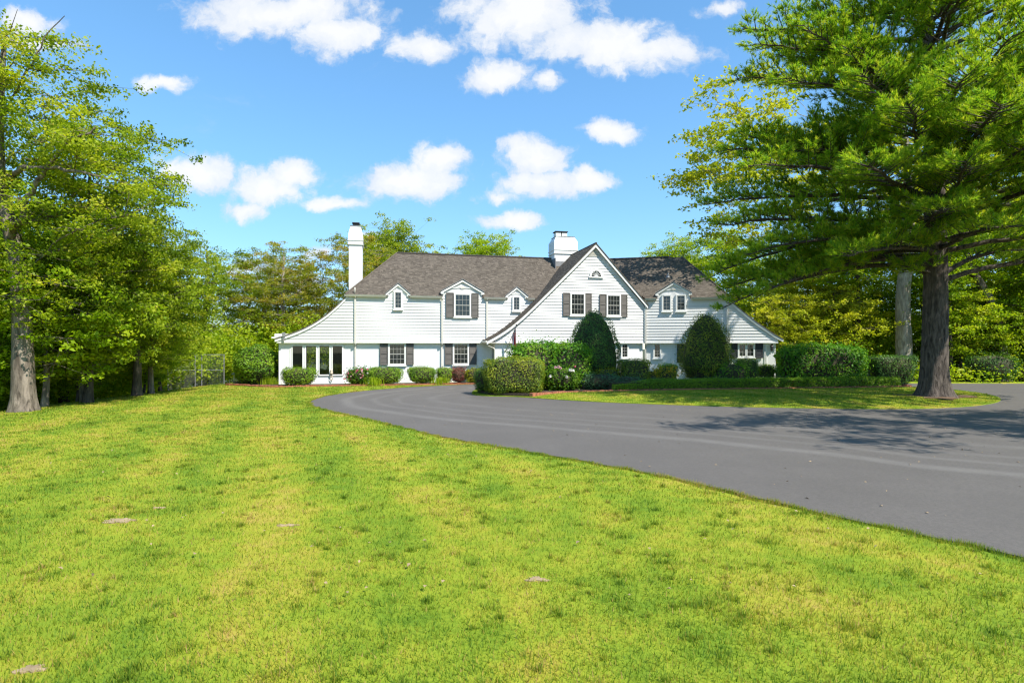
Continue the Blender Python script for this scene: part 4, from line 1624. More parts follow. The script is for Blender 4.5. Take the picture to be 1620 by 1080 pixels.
def grow_tree(seed, trunk, rad, envs, sep=1.1, crown_z=2.5, leaves=170, leaf=0.17, clump=0.95, flat=0.30, droop=0.0, twig_r=0.016, bare=0.0, wander=0.10, fill=1.0, clear=None, limbs=()):
    """trunk and limbs reaching for points in the crown volumes; leaves in flattened sprays round the points.
    returns (wood verts, faces), (leaf verts, faces, tone)"""
    r = np.random.default_rng(seed)
    tv, tf, tp, tr = bark_trunk(trunk, rad, r)
    # crown points kept apart
    pts = []
    for (c, e, cnt) in envs:
        c, e = np.array(c, float), np.array(e, float)
        tries = 0
        k = 0
        while k < cnt and tries < cnt * 25:
            tries += 1
            d = unit(r.normal(0, 1, 3))
            p = c + d * e * (r.random() ** (1 / 2.6))
            if p[2] < 1.2:
                continue
            if all((p[0] - q[0]) ** 2 + (p[1] - q[1]) ** 2 + 3.0 * (p[2] - q[2]) ** 2 > sep * sep for q in pts) and not (clear and clear(p)):
                pts.append(p)
                k += 1
    pts = np.array(pts)
    dt = np.array([np.min(np.linalg.norm(tp - p, axis=1)) for p in pts])
    pts = pts[np.argsort(dt)]
    ok = tp[:, 2] >= crown_z
    N = [p for p in tp]
    par = [-1] * len(tp)
    base_len = list((tp[:, 2] - crown_z).clip(0) * 0.15)
    use = list(ok)
    nt = len(tp)
    ends = []
    for p in pts:
        A = np.array(N)
        d = np.linalg.norm(A - p, axis=1)
        cost = d + 0.42 * np.array(base_len) + 0.9 * np.maximum(0, A[:, 2] - p[2] + 0.22 * d)
        cost[~np.array(use)] = 1e9
        j = int(np.argmin(cost))
        L = d[j]
        k = max(1, int(L / 0.55))
        q0 = A[j]
        sag = r.uniform(-0.02, 0.16) * L
        last = j
        off = np.zeros(3)
        for i in range(1, k + 1):
            t = i / k
            q = q0 + (p - q0) * t + np.array([0, 0, -sag * math.sin(math.pi * t)])
            if i < k:
                off = off * 0.7 + r.normal(0, wander, 3)
                q = q + off
            N.append(q)
            par.append(last)
            base_len.append(base_len[last] + L / k)
            use.append(True)
            last = len(N) - 1
        ends.append(last)
    N = np.array(N)
    kids = [[] for _ in N]
    for i, p in enumerate(par):
        if p >= 0:
            kids[p].append(i)
    ex = 2.35
    acc = np.zeros(len(N))
    for i in range(len(N) - 1, nt - 1, -1):
        a = acc[i] if acc[i] > 0 else twig_r ** ex
        acc[i] = a
        if par[i] >= nt:
            acc[par[i]] += a
    R_ = acc ** (1 / ex)
    for i in range(nt, len(N)):
        lim = tr[par[i]] * 0.62 if par[i] < nt else R_[par[i]]
        R_[i] = min(R_[i], lim)
    V, Fc, b = [tv], [tf], len(tv)
    for lp, r0 in limbs:
        q = np.array(spline(lp, 0.3))
        q[1:-1] += r.normal(0, 0.035, (len(q) - 2, 3))
        v, f = tube_np(q, np.linspace(r0, r0 * 0.25, len(q)), 8)
        V.append(v)
        Fc.append(f + b)
        b += len(v)
    main = {}
    for i in range(nt, len(N)):
        if kids[i]:
            main[i] = max(kids[i], key=lambda k: R_[k])
    for i in range(nt, len(N)):
        p = par[i]
        if p >= nt and main.get(p) == i:
            continue
        path = [p, i]
        while path[-1] in main:
            path.append(main[path[-1]])
        P = N[path]
        rr = R_[path].copy()
        rr[0] = rr[1] * (1.35 if p < nt else 1.0)
        rr[-1] *= 0.5
        v, f = tube_np(P, rr, 7 if rr[0] > 0.07 else (5 if rr[0] > 0.03 else 3))
        V.append(v)
        Fc.append(f + b)
        b += len(v)
    # leaf sprays
    c = N[ends]
    extra = [i for i in range(nt, len(N)) if R_[i] < twig_r * 1.9 and r.random() < 0.22 * fill]
    c2 = N[extra] if extra else np.zeros((0, 3))
    C = np.concatenate([c, c2]) if len(c2) else c
    S = np.concatenate([np.full(len(c), 1.0), np.full(len(c2), 0.6)])
    S = S * r.uniform(0.7, 1.2, len(S))
    if bare:
        keep = r.random(len(C)) > bare
        C, S = C[keep], S[keep]
    # each spray is a few small twig-fans
    fans = 8
    fc = C[:, None, :] + r.normal(0, 1, (len(C), fans, 3)) * (np.array([1, 1, flat]) * clump * 0.66) * S[:, None, None]
    # thin twigs to the fans
    tw0 = np.repeat(C, fans, 0)
    tw1 = fc.reshape(-1, 3)
    for q0, q1 in zip(tw0, tw1):
        v, f = tube_np(np.array([q0, (q0 + q1) / 2 + r.normal(0, 0.05, 3), q1]), [0.011, 0.008, 0.004], 3)
        V.append(v)
        Fc.append(f + b)
        b += len(v)
    per = np.maximum(4, (leaves / fans * np.repeat(S, fans)).astype(int))
    idx = np.repeat(np.arange(len(tw1)), per)
    g = r.normal(0, 1, (len(idx), 3)) * np.array([1, 1, 0.45]) * clump * 0.20
    pos = tw1[idx] + g
    pos[:, 2] -= droop * (g[:, 0] ** 2 + g[:, 1] ** 2)
    nrm = unit(r.normal(0, 0.55, (len(idx), 3)) + np.array([0, 0, 0.75]))
    tone_c = np.clip(np.repeat(r.normal(0.5, 0.2, len(C)), fans) + r.normal(0, 0.18, len(tw1)), 0.02, 0.98)
    lv, lf = leaf_quads(pos, nrm, leaf, r)
    tone = np.repeat(np.clip(tone_c[idx] + r.normal(0, 0.08, len(idx)), 0, 1), 4)
    return (np.concatenate(V), np.concatenate(Fc)), (lv, lf, tone)


def tree_meshes(wood, leaves):
    mw = mesh_np('trunk', wood[0], wood[1], smooth=True)
    ml = mesh_np('crown', leaves[0], leaves[1])
    attr(ml, 'tone', leaves[2])
    return mw, ml


def place_tree(name, label, cat, meshes, loc, rot, sc, bark, leafm, group=None):
    """one tree; copies share the meshes, the materials sit on the objects"""
    t = thing(name, label, cat, loc, group)
    t.rotation_euler = (0, 0, R(rot))
    t.scale = (sc, sc, sc) if not hasattr(sc, '__len__') else sc
    for nm, me, m in (('trunk', meshes[0], bark), ('crown', meshes[1], leafm)):
        if len(me.materials) == 0:
            me.materials.append(m)
        o = bpy.data.objects.new(nm, me)
        col.objects.link(o)
        o.parent = t
        o.material_slots[0].link = 'OBJECT'
        o.material_slots[0].material = m
    return t


def gz(x, y):
    return float(ground_z(x, y)) - 0.1


# the big tree at the left edge of the lawn
big = tree_meshes(*grow_tree(21, [(0, 0, 0), (-0.05, 0, 1.5), (-0.2, 0.1, 4.0), (-0.5, 0.1, 6.5), (-0.95, 0, 8.6), (-0.9, 0, 11.5), (-0.7, 0, 13.6)], [0.36, 0.31, 0.28, 0.25, 0.22, 0.15, 0.05],
                  [((-1.8, 0, 9.6), (4.6, 4.0, 4.4), 52), ((2.2, 0.2, 8.2), (2.4, 2.6, 2.2), 20), ((-0.4, 0.3, 5.0), (2.6, 2.2, 1.6), 13), ((0.2, 0.0, 12.6), (1.8, 2.0, 1.9), 12)],
                  sep=1.5, crown_z=3.0, leaves=400, leaf=0.125, clump=1.0, bare=0.07,
                  clear=lambda p: (p[1] < 0.2 and p[2] < 7.6 and abs(p[0] + 0.25) < 0.75) or (p[1] < -0.9 and 0 < p[0] < 3.2 and 5.2 < p[2] < 8.6 and (p[0] * 7 % 1) > 0.3),
                  limbs=[([(-0.75, 0, 8.1), (0.4, -0.7, 8.65), (1.6, -1.1, 8.6), (2.8, -1.3, 8.45), (4.3, -1.3, 8.1)], 0.10), ([(-0.5, 0, 6.3), (0.4, -0.6, 7.1), (1.3, -1.0, 8.1), (2.3, -1.2, 9.2), (3.4, -1.1, 10.0)], 0.12),
                         ([(-0.55, 0, 7.0), (-1.4, -0.7, 7.6), (-2.6, -1.0, 8.4)], 0.11),
                         ([(-0.8, 0, 10.8), (0.3, -0.5, 11.8), (1.2, -0.8, 12.9), (1.5, -0.7, 13.6), (2.1, -0.8, 14.0)], 0.045)]))
place_tree('oak_tree', 'big leaning oak with pale furrowed trunk at the lawn edge', 'tree', big, (-17.75, 20.7, gz(-17.75, 20.7)), 0, 1.0, M['bark_grey'], M['leaf_green'])

# kinds of tall broadleaf trees for the woods
woodA = tree_meshes(*grow_tree(31, [(0, 0, 0), (0.05, 0, 2), (0.1, 0.1, 5), (0.0, 0.1, 8), (0.1, 0, 10.4), (0.15, 0, 11.4)], [0.21, 0.18, 0.16, 0.13, 0.08, 0.03],
                    [((0.6, 0, 7.9), (3.9, 3.9, 4.7), 60), ((0.3, 0, 3.6), (3.2, 3.2, 1.2), 18)], sep=1.4, crown_z=2.0, leaves=330, leaf=0.15, clump=1.05, clear=lambda p: p[1] < 0 and p[2] < 4.6 and abs(p[0]) < 0.8))
woodB = tree_meshes(*grow_tree(32, [(0, 0, 0), (-0.1, 0, 2), (-0.1, 0.1, 5), (0.25, 0.1, 8), (0.3, 0, 10.5)], [0.25, 0.21, 0.18, 0.12, 0.04],
                    [((0.2, 0, 6.8), (4.6, 4.4, 3.9), 80), ((1.6, 0.4, 9.8), (2.0, 2.0, 1.6), 14)], sep=1.45, crown_z=2.4, leaves=340, leaf=0.16, clump=1.1))
woodC = tree_meshes(*grow_tree(33, [(0, 0, 0), (0.1, 0, 2.5), (0.0, 0.2, 6), (-0.2, 0.1, 10), (0.0, 0, 14.5)], [0.34, 0.28, 0.23, 0.15, 0.05],
                    [((0, 0, 11.0), (4.4, 4.4, 5.0), 85), ((0.5, 0, 6.0), (4.0, 4.0, 2.2), 26)], sep=1.5, crown_z=4.0, leaves=330, leaf=0.18, clump=1.2))
# young understorey tree with leaves down to the ground
young = tree_meshes(*grow_tree(34, [(0, 0, 0), (0.1, 0, 1.4), (0.0, 0.1, 3.2), (0.1, 0, 5.4)], [0.10, 0.085, 0.06, 0.02],
                    [((0, 0, 3.4), (2.4, 2.4, 2.4), 50)], sep=0.95, crown_z=0.7, leaves=240, leaf=0.15, clump=0.85, flat=0.3))
# open, twiggy rust-tinted oak
olive = tree_meshes(*grow_tree(35, [(0, 0, 0), (0.2, 0, 2.5), (-0.1, 0.2, 6), (0.4, 0.1, 10), (0.3, 0, 14.0)], [0.36, 0.3, 0.25, 0.16, 0.05],
                    [((0, 0, 9.4), (5.6, 5.4, 5.4), 120)], sep=1.4, crown_z=3.2, leaves=200, leaf=0.18, clump=1.05, bare=0.10, wander=0.16))

roundc = tree_meshes(*grow_tree(37, [(0, 0, 0), (0.1, 0, 2.5), (0.0, 0.2, 6), (-0.2, 0.1, 10), (0.0, 0, 14.0)], [0.34, 0.28, 0.23, 0.15, 0.05],
                     [((0, 0, 11.4), (4.0, 4.0, 4.2), 85)], sep=1.35, crown_z=5.0, leaves=330, leaf=0.19, clump=1.25, flat=0.75))

LEFT = 'trees of the wood left of the lawn'
place_tree('maple_tree', 'tall maple with dark twin trunk nearest the leaning oak', 'tree', woodA, (-17.95, 24.1, gz(-17.95, 24.1)), 20, (0.80, 0.85, 1.0), M['bark_dark'], M['leaf_green'], LEFT)
place_tree('maple_tree', 'broad maple beside the dark pair of trunks near the fence', 'tree', woodB, (-18.0, 27.3, gz(-18.0, 27.3)), 140, (0.72, 0.8, 0.84), M['bark_dark'], M['leaf_green'], LEFT)
place_tree('maple_tree', 'slim shaded tree between the leaning oak and the tall maple', 'tree', young, (-18.6, 22.6, gz(-18.6, 22.6)), 70, 1.15, M['bark_grey'], M['leaf_bright'], LEFT)
place_tree('maple_tree', 'slim pale tree just left of the tall maple', 'tree', young, (-18.5, 24.6, gz(-18.5, 24.6)), 190, 1.2, M['bark_grey'], M['leaf_green'], LEFT)
place_tree('maple_tree', 'second trunk of the pair near the chain fence', 'tree', woodA, (-18.4, 29.0, gz(-18.4, 29)), 250, (0.62, 0.7, 0.66), M['bark_grey'], M['leaf_green'], LEFT)
wood_spots = [
    # mesh, x, y, rot, scale, bark, leaf, label
    (woodC, -27.5, 26, 40, 0.95, 'bark_dark', 'leaf_deep', 'tall dark green tree behind the leaning oak'),
    (woodB, -26, 33, 300, 1.05, 'bark_dark', 'leaf_deep', 'dark rounded tree between the maples and the chain fence'),
    (woodC, -34, 34, 160, 1.05, 'bark_dark', 'leaf_green', 'tall tree deep in the wood behind the oak'),
    (woodA, -30, 42, 80, 1.05, 'bark_grey', 'leaf_green', 'light green tree above the chain link fence'),
    (olive, -25.5, 47, 10, 0.85, 'bark_dark', 'leaf_green', 'open crowned tree behind the clipped round bush'),
    (woodB, -23.0, 56, 200, 1.05, 'bark_dark', 'leaf_olive', 'olive tinted tree left of the sunroom roof'),
    (olive, -20.0, 50, 120, 0.80, 'bark_pale', 'leaf_olive', 'rusty oak rising behind the sunroom wing'),
    (olive, -14.6, 53, 250, 0.88, 'bark_pale', 'leaf_olive', 'tall rusty twiggy oak beside the left chimney'),
    (roundc, -13.2, 62, 30, 1.02, 'bark_grey', 'leaf_green', 'green tree rising behind the left end of the roof'),
    (olive, -9.5, 62, 60, 0.85, 'bark_grey', 'leaf_olive', 'low rusty crown just above the left roof ridge'),
    (roundc, -3.3, 68, 110, 1.02, 'bark_grey', 'leaf_bright', 'round green treetop above the middle of the roof'),
    (roundc, 17.2, 60, 10, 0.88, 'bark_grey', 'leaf_bright', 'bright thin treetop above the right roof ridge'),
    (woodB, 21.5, 54, 90, 1.22, 'bark_grey', 'leaf_bright', 'bright green tree behind the right wing of the house'),
    (woodB, 24.5, 47, 210, 0.85, 'bark_dark', 'leaf_yellow', 'golden lit tree between the right wing and the pale trunk'),
    (young, 20.5, 43.5, 20, 1.1, 'bark_dark', 'leaf_yellow', 'golden shrubby sapling beside the right wing lantern'),
    (young, 25.0, 44.0, 160, 1.25, 'bark_dark', 'leaf_yellow', 'yellow green sapling behind the flat topped hedge'),
    (woodA, 31.0, 52, 300, 1.15, 'bark_dark', 'leaf_bright', 'green tree filling the gap left of the pine trunk'),
    (woodC, 36.5, 50, 60, 1.15, 'bark_dark', 'leaf_bright', 'tall green tree directly behind the pine'),
    (woodB, 40.0, 45, 30, 1.3, 'bark_dark', 'leaf_bright', 'leafy tree right of the pine across the drive'),
    (woodC, 46.5, 48, 190, 1.25, 'bark_dark', 'leaf_bright', 'tall tree at the right edge of the wood'),
    (young, 32.0, 40.5, 80, 1.1, 'bark_dark', 'leaf_bright', 'sapling across the drive just right of the pine trunk'),
    (young, 36.0, 41.5, 220, 1.2, 'bark_dark', 'leaf_bright', 'sapling by the leaning grey trunk across the drive'),
    (young, 39.5, 40.0, 340, 1.0, 'bark_dark', 'leaf_bright', 'rightmost bright sapling across the drive'),
    (woodA, -40, 28, 120, 1.1, 'bark_dark', 'leaf_deep', 'shaded tree at the far left of the wood'),
    (woodB, -38, 48, 10, 1.15, 'bark_dark', 'leaf_green', 'distant tree over the far end of the fence'),
    (young, -24.5, 29.0, 30, 1.2, 'bark_dark', 'leaf_bright', 'low sapling between the maple trunks'),
    (young, -23.0, 24.5, 110, 1.15, 'bark_dark', 'leaf_bright', 'low sapling behind the leaning oak trunk'),
    (young, -19.9, 26.0, 60, 0.6, 'bark_dark', 'leaf_bright', 'small bright sapling at the lawn edge between two maples'),
    (young, -20.2, 31.2, 20, 0.62, 'bark_dark', 'leaf_bright', 'small bright sapling at the lawn edge near the fence'),
    (young, -20.6, 21.8, 290, 0.6, 'bark_dark', 'leaf_bright', 'small bright sapling just left of the leaning oak'),
    (young, -21.0, 34.0, 200, 0.95, 'bark_dark', 'leaf_green', 'low sapling leaning over the chain fence'),
]
for (me, x, y, rot, sc, bk, lf, lab) in wood_spots:
    grp = 'trees of the wood left of the lawn' if x < -17 else ('trees behind the house' if x < 19 else 'trees of the wood right of the house')
    place_tree('woodland_tree' if me is not young else 'sapling', lab, 'tree', me, (x, y, gz(x, y)), rot, sc, M[bk], M[lf], grp)

# the great pale-barked oak across the drive, young yellow leaves
great = tree_meshes(*grow_tree(41, [(0, 0, 0), (-0.1, 0, 2.5), (-0.15, 0, 6), (0.3, 0.2, 10), (0.2, 0, 15), (-0.4, 0, 21)], [0.60, 0.47, 0.43, 0.36, 0.24, 0.06],
                    [((-12.0, -1, 15.6), (5.4, 5.0, 6.2), 95), ((2, 0, 16.5), (9, 7, 6), 80)], sep=1.6, crown_z=7.0, leaves=120, leaf=0.26, clump=1.15, bare=0.12, wander=0.22))
place_tree('oak_tree', 'great oak with pale grey trunk across the drive behind the pine', 'tree', great, (28.6, 41.4, -0.05), 0, 1.0, M['bark_pale'], M['leaf_yellow'])

# a leaning trunk and dark stems across the drive
t = thing('leaning_tree', 'grey leaning tree trunk across the drive right of the pine', 'tree', (34.9, 40.5, -0.1))
v, f, _, _ = bark_trunk([(0, 0, 0), (0.0, 0, 2.6), (-0.3, 0, 4.2), (-1.1, 0, 6.2), (-2.2, 0.3, 8.6), (-2.9, 0.3, 12)], [0.38, 0.3, 0.29, 0.27, 0.2, 0.08], np.random.default_rng(5))
link('trunk', mesh_np('trunk', v, f, smooth=True), M['bark_grey'], t)
rr = np.random.default_rng(51)
pos = np.array([-2.6, 0.3, 11.0]) + rr.normal(0, 1, (5000, 3)) * np.array([1.6, 1.6, 1.2])
lv, lf = leaf_quads(pos, unit(rr.normal(0, 0.6, (5000, 3)) + np.array([0, 0, 0.7])), 0.2, rr)
me = mesh_np('crown', lv, lf)
attr(me, 'tone', np.repeat(rr.uniform(0.1, 0.9, 5000), 4))
link('crown', me, M['leaf_bright'], t)

# slim dark-stemmed trees across the drive
slim = tree_meshes(*grow_tree(36, [(0, 0, 0), (0.05, 0, 2.5), (-0.05, 0.1, 5.5), (0.1, 0, 9.5)], [0.19, 0.16, 0.12, 0.03], [((0, 0, 7.8), (1.9, 1.9, 2.4), 26)], sep=1.1, crown_z=4.6, leaves=200, leaf=0.16, clump=0.95))
for x, y, rot, sc, bk, lab in ((30.9, 40.2, 0, 0.95, 'bark_dark', 'slim dark stem across the drive close to the pine trunk'), (33.2, 42.6, 80, 1.0, 'bark_dark', 'thin dark stem left of the leaning grey trunk'),
                               (36.3, 39.6, 160, (1.35, 1.35, 1.15), 'bark_grey', 'straight grey trunk just right of the leaning trunk'), (38.2, 39.4, 220, (1.15, 1.15, 1.1), 'bark_dark', 'brown trunk at the right edge of the drive'),
                               (27.0, 44.5, 300, (1.5, 1.5, 1.2), 'bark_dark', 'thick dark trunk left of the great pale oak')):
    place_tree('slim_tree', lab, 'tree', slim, (x, y, -0.1), rot, sc, M[bk], M['leaf_bright'], 'slim trees across the drive')

# tree standing outside the picture to the right, whose shade falls over the drive
unseen_shade_tree = tree_meshes(*grow_tree(61, [(0, 0, 0), (0.1, 0, 3), (-0.4, 0.2, 7), (-1.2, 0.4, 11), (-1.5, 0.5, 17)], [0.5, 0.42, 0.34, 0.24, 0.05],
                         [((-1.5, 0.5, 12.5), (8.5, 4.6, 4.2), 60)], sep=1.6, crown_z=6.0, leaves=220, leaf=0.18, clump=1.05))
place_tree('unseen_shade_tree', 'unseen broad tree shading the drive from beyond its right verge', 'tree', unseen_shade_tree, (23.0, 9.0, 0.0), 0, 1.0, M['bark_grey'], M['leaf_green'])


# ------------------------------------------------------------------ the white pine
def pine():
    r = np.random.default_rng(77)
    H = 20.5
    tp = [(0, 0, 0), (0.0, 0, 1.5), (0.05, 0, 5), (0.0, 0, 9), (-0.12, 0, 13), (-0.28, 0, 17), (-0.3, 0, H)]
    tv, tf, P, Rr = bark_trunk(tp, [0.53, 0.47, 0.43, 0.36, 0.27, 0.16, 0.04], r, 26, 0.48, 0.04)
    V, F_, b = [tv], [tf], len(tv)
    limbs = []
    # (height, azimuth degrees, length, start lift, end rise)
    limbs += [(5.9, 176, 9.2, 0.05, -1.9), (5.3, 150, 6.5, 0.75, 0.8), (5.2, 20, 8.5, 0.55, 1.6), (5.1, 350, 8.5, 0.35, 1.1), (5.4, 205, 2.6, 0.25, 0.2),
              (6.4, 330, 8.0, 0.2, 0.2), (6.3, 215, 8.0, 0.05, -0.8), (6.6, 250, 7.0, 0.05, -0.4), (6.9, 290, 7.0, 0.1, 0.0), (6.6, 100, 7.0, 0.1, -0.5),
              (7.4, 185, 9.8, 0.18, 0.2), (7.8, 240, 8.4, 0.15, 0.3), (7.6, 275, 7.6, 0.2, 0.5), (8.2, 310, 8.4, 0.25, 0.7), (7.9, 10, 8.5, 0.3, 0.8),
              (8.7, 165, 9.6, 0.2, 0.6), (8.9, 200, 9.8, 0.2, 0.5), (9.3, 225, 8.6, 0.25, 0.9), (9.6, 262, 7.8, 0.3, 1.0), (9.4, 330, 8.6, 0.3, 1.2)]
    z = 9.8
    while z < H - 0.5:
        k = 4 if z < 17 else 5
        a0 = r.uniform(0, 360)
        for i in range(k):
            if r.random() < 0.07:
                continue
            fr = (H - z) / (H - 9)
            L = (2.2 + 7.0 * fr ** 0.75) * r.uniform(0.8, 1.1)
            limbs.append((z + r.uniform(-0.35, 0.35), a0 + i * 360 / k + r.uniform(-20, 20), L, r.uniform(0.05, 0.55), r.uniform(-0.3, 1.8)))
        z += r.uniform(0.72, 1.0)
    # long limbs that show against the sky on the left
    limbs += [(7.2, 172, 9.6, 0.08, -1.7), (6.1, 184, 8.6, 0.05, -1.8), (8.0, 222, 9.6, 0.2, 0.2), (9.0, 244, 9.4, 0.25, 0.4), (10.0, 233, 9.0, 0.25, 0.6), (8.6, 268, 9.0, 0.2, 0.4), (6.2, 168, 8.8, 0.10, -1.2), (6.8, 190, 9.0, 0.12, -0.7), (6.5, 155, 8.2, 0.1, -0.9), (7.0, 230, 7.6, 0.12, -0.2), (11.4, 250, 7.5, 0.25, 0.8), (12.6, 300, 7.0, 0.3, 1.0), (8.4, 255, 8.0, 0.2, 0.3), (10.2, 285, 7.5, 0.3, 0.9), (13.4, 178, 8.6, 0.22, 0.9), (14.4, 190, 8.4, 0.2, 0.6), (12.2, 200, 8.2, 0.22, 0.7), (10.3, 182, 9.4, 0.2, 0.6), (10.8, 215, 8.6, 0.3, 0.9), (15.6, 182, 8.2, 0.2, 0.8)]
    tufts, tdir, tsize = [], [], []
    for (z0, az, L, lift, rise) in limbs:
        a = R(az)
        h = np.array([math.cos(a), math.sin(a), 0])
        s = np.array([-h[1], h[0], 0])
        c0 = np.array([np.interp(z0, P[:, 2], P[:, 0]), np.interp(z0, P[:, 2], P[:, 1]), z0])
        n = 14
        tt = np.linspace(0, 1, n)
        bend = r.normal(0, 0.35)
        wob = np.cumsum(r.normal(0, 0.07, n))
        pts = c0 + np.outer(tt * L, h) + np.outer(bend * tt ** 2 + wob, s)
        pts[:, 2] += L * (lift * tt - lift * 1.0 * tt ** 2) + rise * tt ** 2.2 + r.normal(0, 0.03, n)
        r0 = 0.035 + 0.0085 * L
        rad = r0 * (1 - tt) ** 0.8 + 0.012
        rad[0] *= 1.5
        v, f = tube_np(pts, rad, 8)
        V.append(v)
        F_.append(f + b)
        b += len(v)
        # branchlets in a flat spray, densest towards the tip
        nb = int(8 + L * 3.3)
        for k in range(nb):
            t = 0.24 + 0.76 * ((k + r.random()) / nb)
            i = min(n - 2, int(t * (n - 1)))
            p = pts[i] + (pts[i + 1] - pts[i]) * (t * (n - 1) - i)
            d = unit(pts[i + 1] - pts[i])
            sd = 1 if k % 2 else -1
            th = r.uniform(0.5, 1.15)
            bd = unit(d * math.cos(th) + s * sd * math.sin(th) + np.array([0, 0, r.uniform(-0.1, 0.5)]))
            Lb = min(2.5, 0.55 + (1 - t) * L * 0.36) * r.uniform(0.7, 1.15)
            m = max(3, int(Lb / 0.24))
            q = p + np.outer(np.linspace(0, 1, 5) * Lb, bd)
            q[:, 2] += 0.10 * Lb * np.linspace(0, 1, 5) ** 2
            v, f = tube_np(q, np.array([0.024, 0.02, 0.016, 0.011, 0.006]), 4)
            V.append(v)
            F_.append(f + b)
            b += len(v)
            for j in range(m):
                u = 0.22 + 0.78 * (j + 0.5) / m
                c = p + bd * Lb * u
                c[2] += 0.10 * Lb * u * u
                # short side shoots ending in a brush of needles
                for q_ in range(4):
                    sh = unit(bd * 0.8 + np.cross(bd, [0, 0, 1]) * r.uniform(-1.0, 1.0) + np.array([0, 0, r.uniform(0.1, 1.0)]))
                    e = c + sh * r.uniform(0.10, 0.42)
                    tufts.append(e)
                    tdir.append(sh)
                    tsize.append(r.uniform(0.8, 1.15))
    tufts, tdir, tsize = np.array(tufts), unit(np.array(tdir)), np.array(tsize)
    NN = 15
    n = len(tufts)
    idx = np.repeat(np.arange(n), NN)
    d = unit(tdir[idx] + r.normal(0, 0.52, (len(idx), 3)))
    o = tufts[idx] - tdir[idx] * (r.uniform(0, 0.14, len(idx))[:, None])
    ln = 0.20 * tsize[idx] * r.uniform(0.8, 1.2, len(idx))
    side = unit(np.cross(d, unit(np.array([0, 0, 0.9]) + 0.5 * tdir[idx] + r.normal(0, 0.45, (len(idx), 3))))) * 0.014
    tip = o + d * ln[:, None]
    tip[:, 2] -= 0.012
    lv = np.stack([o - side, o + side, tip], 1).reshape(-1, 3)
    lf = np.arange(3 * len(idx)).reshape(-1, 3)
    tn = np.clip(r.normal(0.56, 0.22, n), 0, 1)
    tone = np.repeat(np.clip(tn[idx] + r.normal(0, 0.1, len(idx)), 0, 1), 3)
    print('pine tufts', n, 'needles', len(idx))
    return (np.concatenate(V), np.concatenate(F_)), (lv, lf, tone)


lit = []
rl = random.Random(12)
for k in range(40):
    a = 2 * math.pi * k / 40
    q = 1.05 + 0.35 * math.sin(3 * a + 1) + rl.uniform(-0.18, 0.22)
    lit.append((18.74 + 1.25 * q * math.cos(a), 25.2 + 0.95 * q * math.sin(a)))
tag(poly_sheet('needle_litter', lit, 0.172, 0.05, M['litter']), 'brown needle litter round the foot of the pine', 'litter', kind='stuff')
wd, nd = pine()
t = thing('pine_tree', 'huge white pine with dark furrowed trunk on the grass island', 'tree', (18.74, 25.24, 0.10))
link('trunk', mesh_np('trunk', wd[0], wd[1], smooth=True), M['bark_pine'], t)
me = mesh_np('crown', nd[0], nd[1])
attr(me, 'tone', nd[2])
link('crown', me, M['needle'], t)


# ------------------------------------------------------------------ shrubs
def surf_super(a, b, c, p, r, n, taper=0.0, lumps=0.06, seed=0):
    """points and normals on a rounded block / ellipsoid, base at z=0, height 2c"""
    q = r.uniform(-1, 1, (n * 2, 3))
    ax = r.integers(0, 3, n * 2)
    q[np.arange(n * 2), ax] = np.sign(r.uniform(-1, 1, n * 2))
    w = np.array([b * c, a * c, a * b])
    q = q[r.random(n * 2) < (w / w.max())[ax]][:n]
    k = (np.abs(q) ** p).sum(1, keepdims=True) ** (1 / p)
    s = q / k
    nr = unit(np.sign(s) * np.abs(s) ** (p - 1) / np.array([a, b, c]))
    ph = np.random.default_rng(seed).uniform(0, 6.28, 9)
    pos = s * np.array([a, b, c])
    lm = np.sin(pos[:, 0] * 4.1 + ph[0]) * np.sin(pos[:, 1] * 3.7 + ph[1]) + 0.7 * np.sin(pos[:, 2] * 5.3 + ph[2] + pos[:, 0] * 2) + 0.5 * np.sin(pos[:, 0] * 9 + ph[3]) * np.sin(pos[:, 2] * 8 + ph[4])
    pos = pos + nr * (lm * lumps)[:, None]
    sc = 1 + taper * (pos[:, 2:3] / c)
    pos[:, :2] *= sc
    pos[:, 2] += c
    return pos, nr


def surf_lathe(prof, r, n, lumps=0.07, seed=0):
    """points and normals on a surface of revolution, prof = [(radius, z)]"""
    z = np.array([p[1] for p in prof])
    ra = np.array([p[0] for p in prof])
    zs = np.linspace(z[0], z[-1], 200)
    rs = np.interp(zs, z, ra)
    ds = np.hypot(np.gradient(rs), np.gradient(zs)) * (rs + 0.02)
    cdf = np.cumsum(ds) / ds.sum()
    zz = np.interp(r.random(n), cdf, zs)
    rr = np.interp(zz, zs, rs)
    sl = np.interp(zz, zs, np.gradient(rs, zs))
    a = r.uniform(0, 2 * np.pi, n)
    nr = unit(np.stack([np.cos(a), np.sin(a), -sl.clip(-3, 3)], 1))
    pos = np.stack([rr * np.cos(a), rr * np.sin(a), zz], 1)
    ph = np.random.default_rng(seed).uniform(0, 6.28, 6)
    lm = np.sin(pos[:, 0] * 4 + ph[0]) * np.sin(pos[:, 1] * 4 + ph[1]) + 0.6 * np.sin(pos[:, 2] * 5 + ph[2] + 2 * a) + 0.5 * np.sin(7 * a + pos[:, 2] * 3 + ph[3])
    return pos + nr * (lm * lumps)[:, None], nr


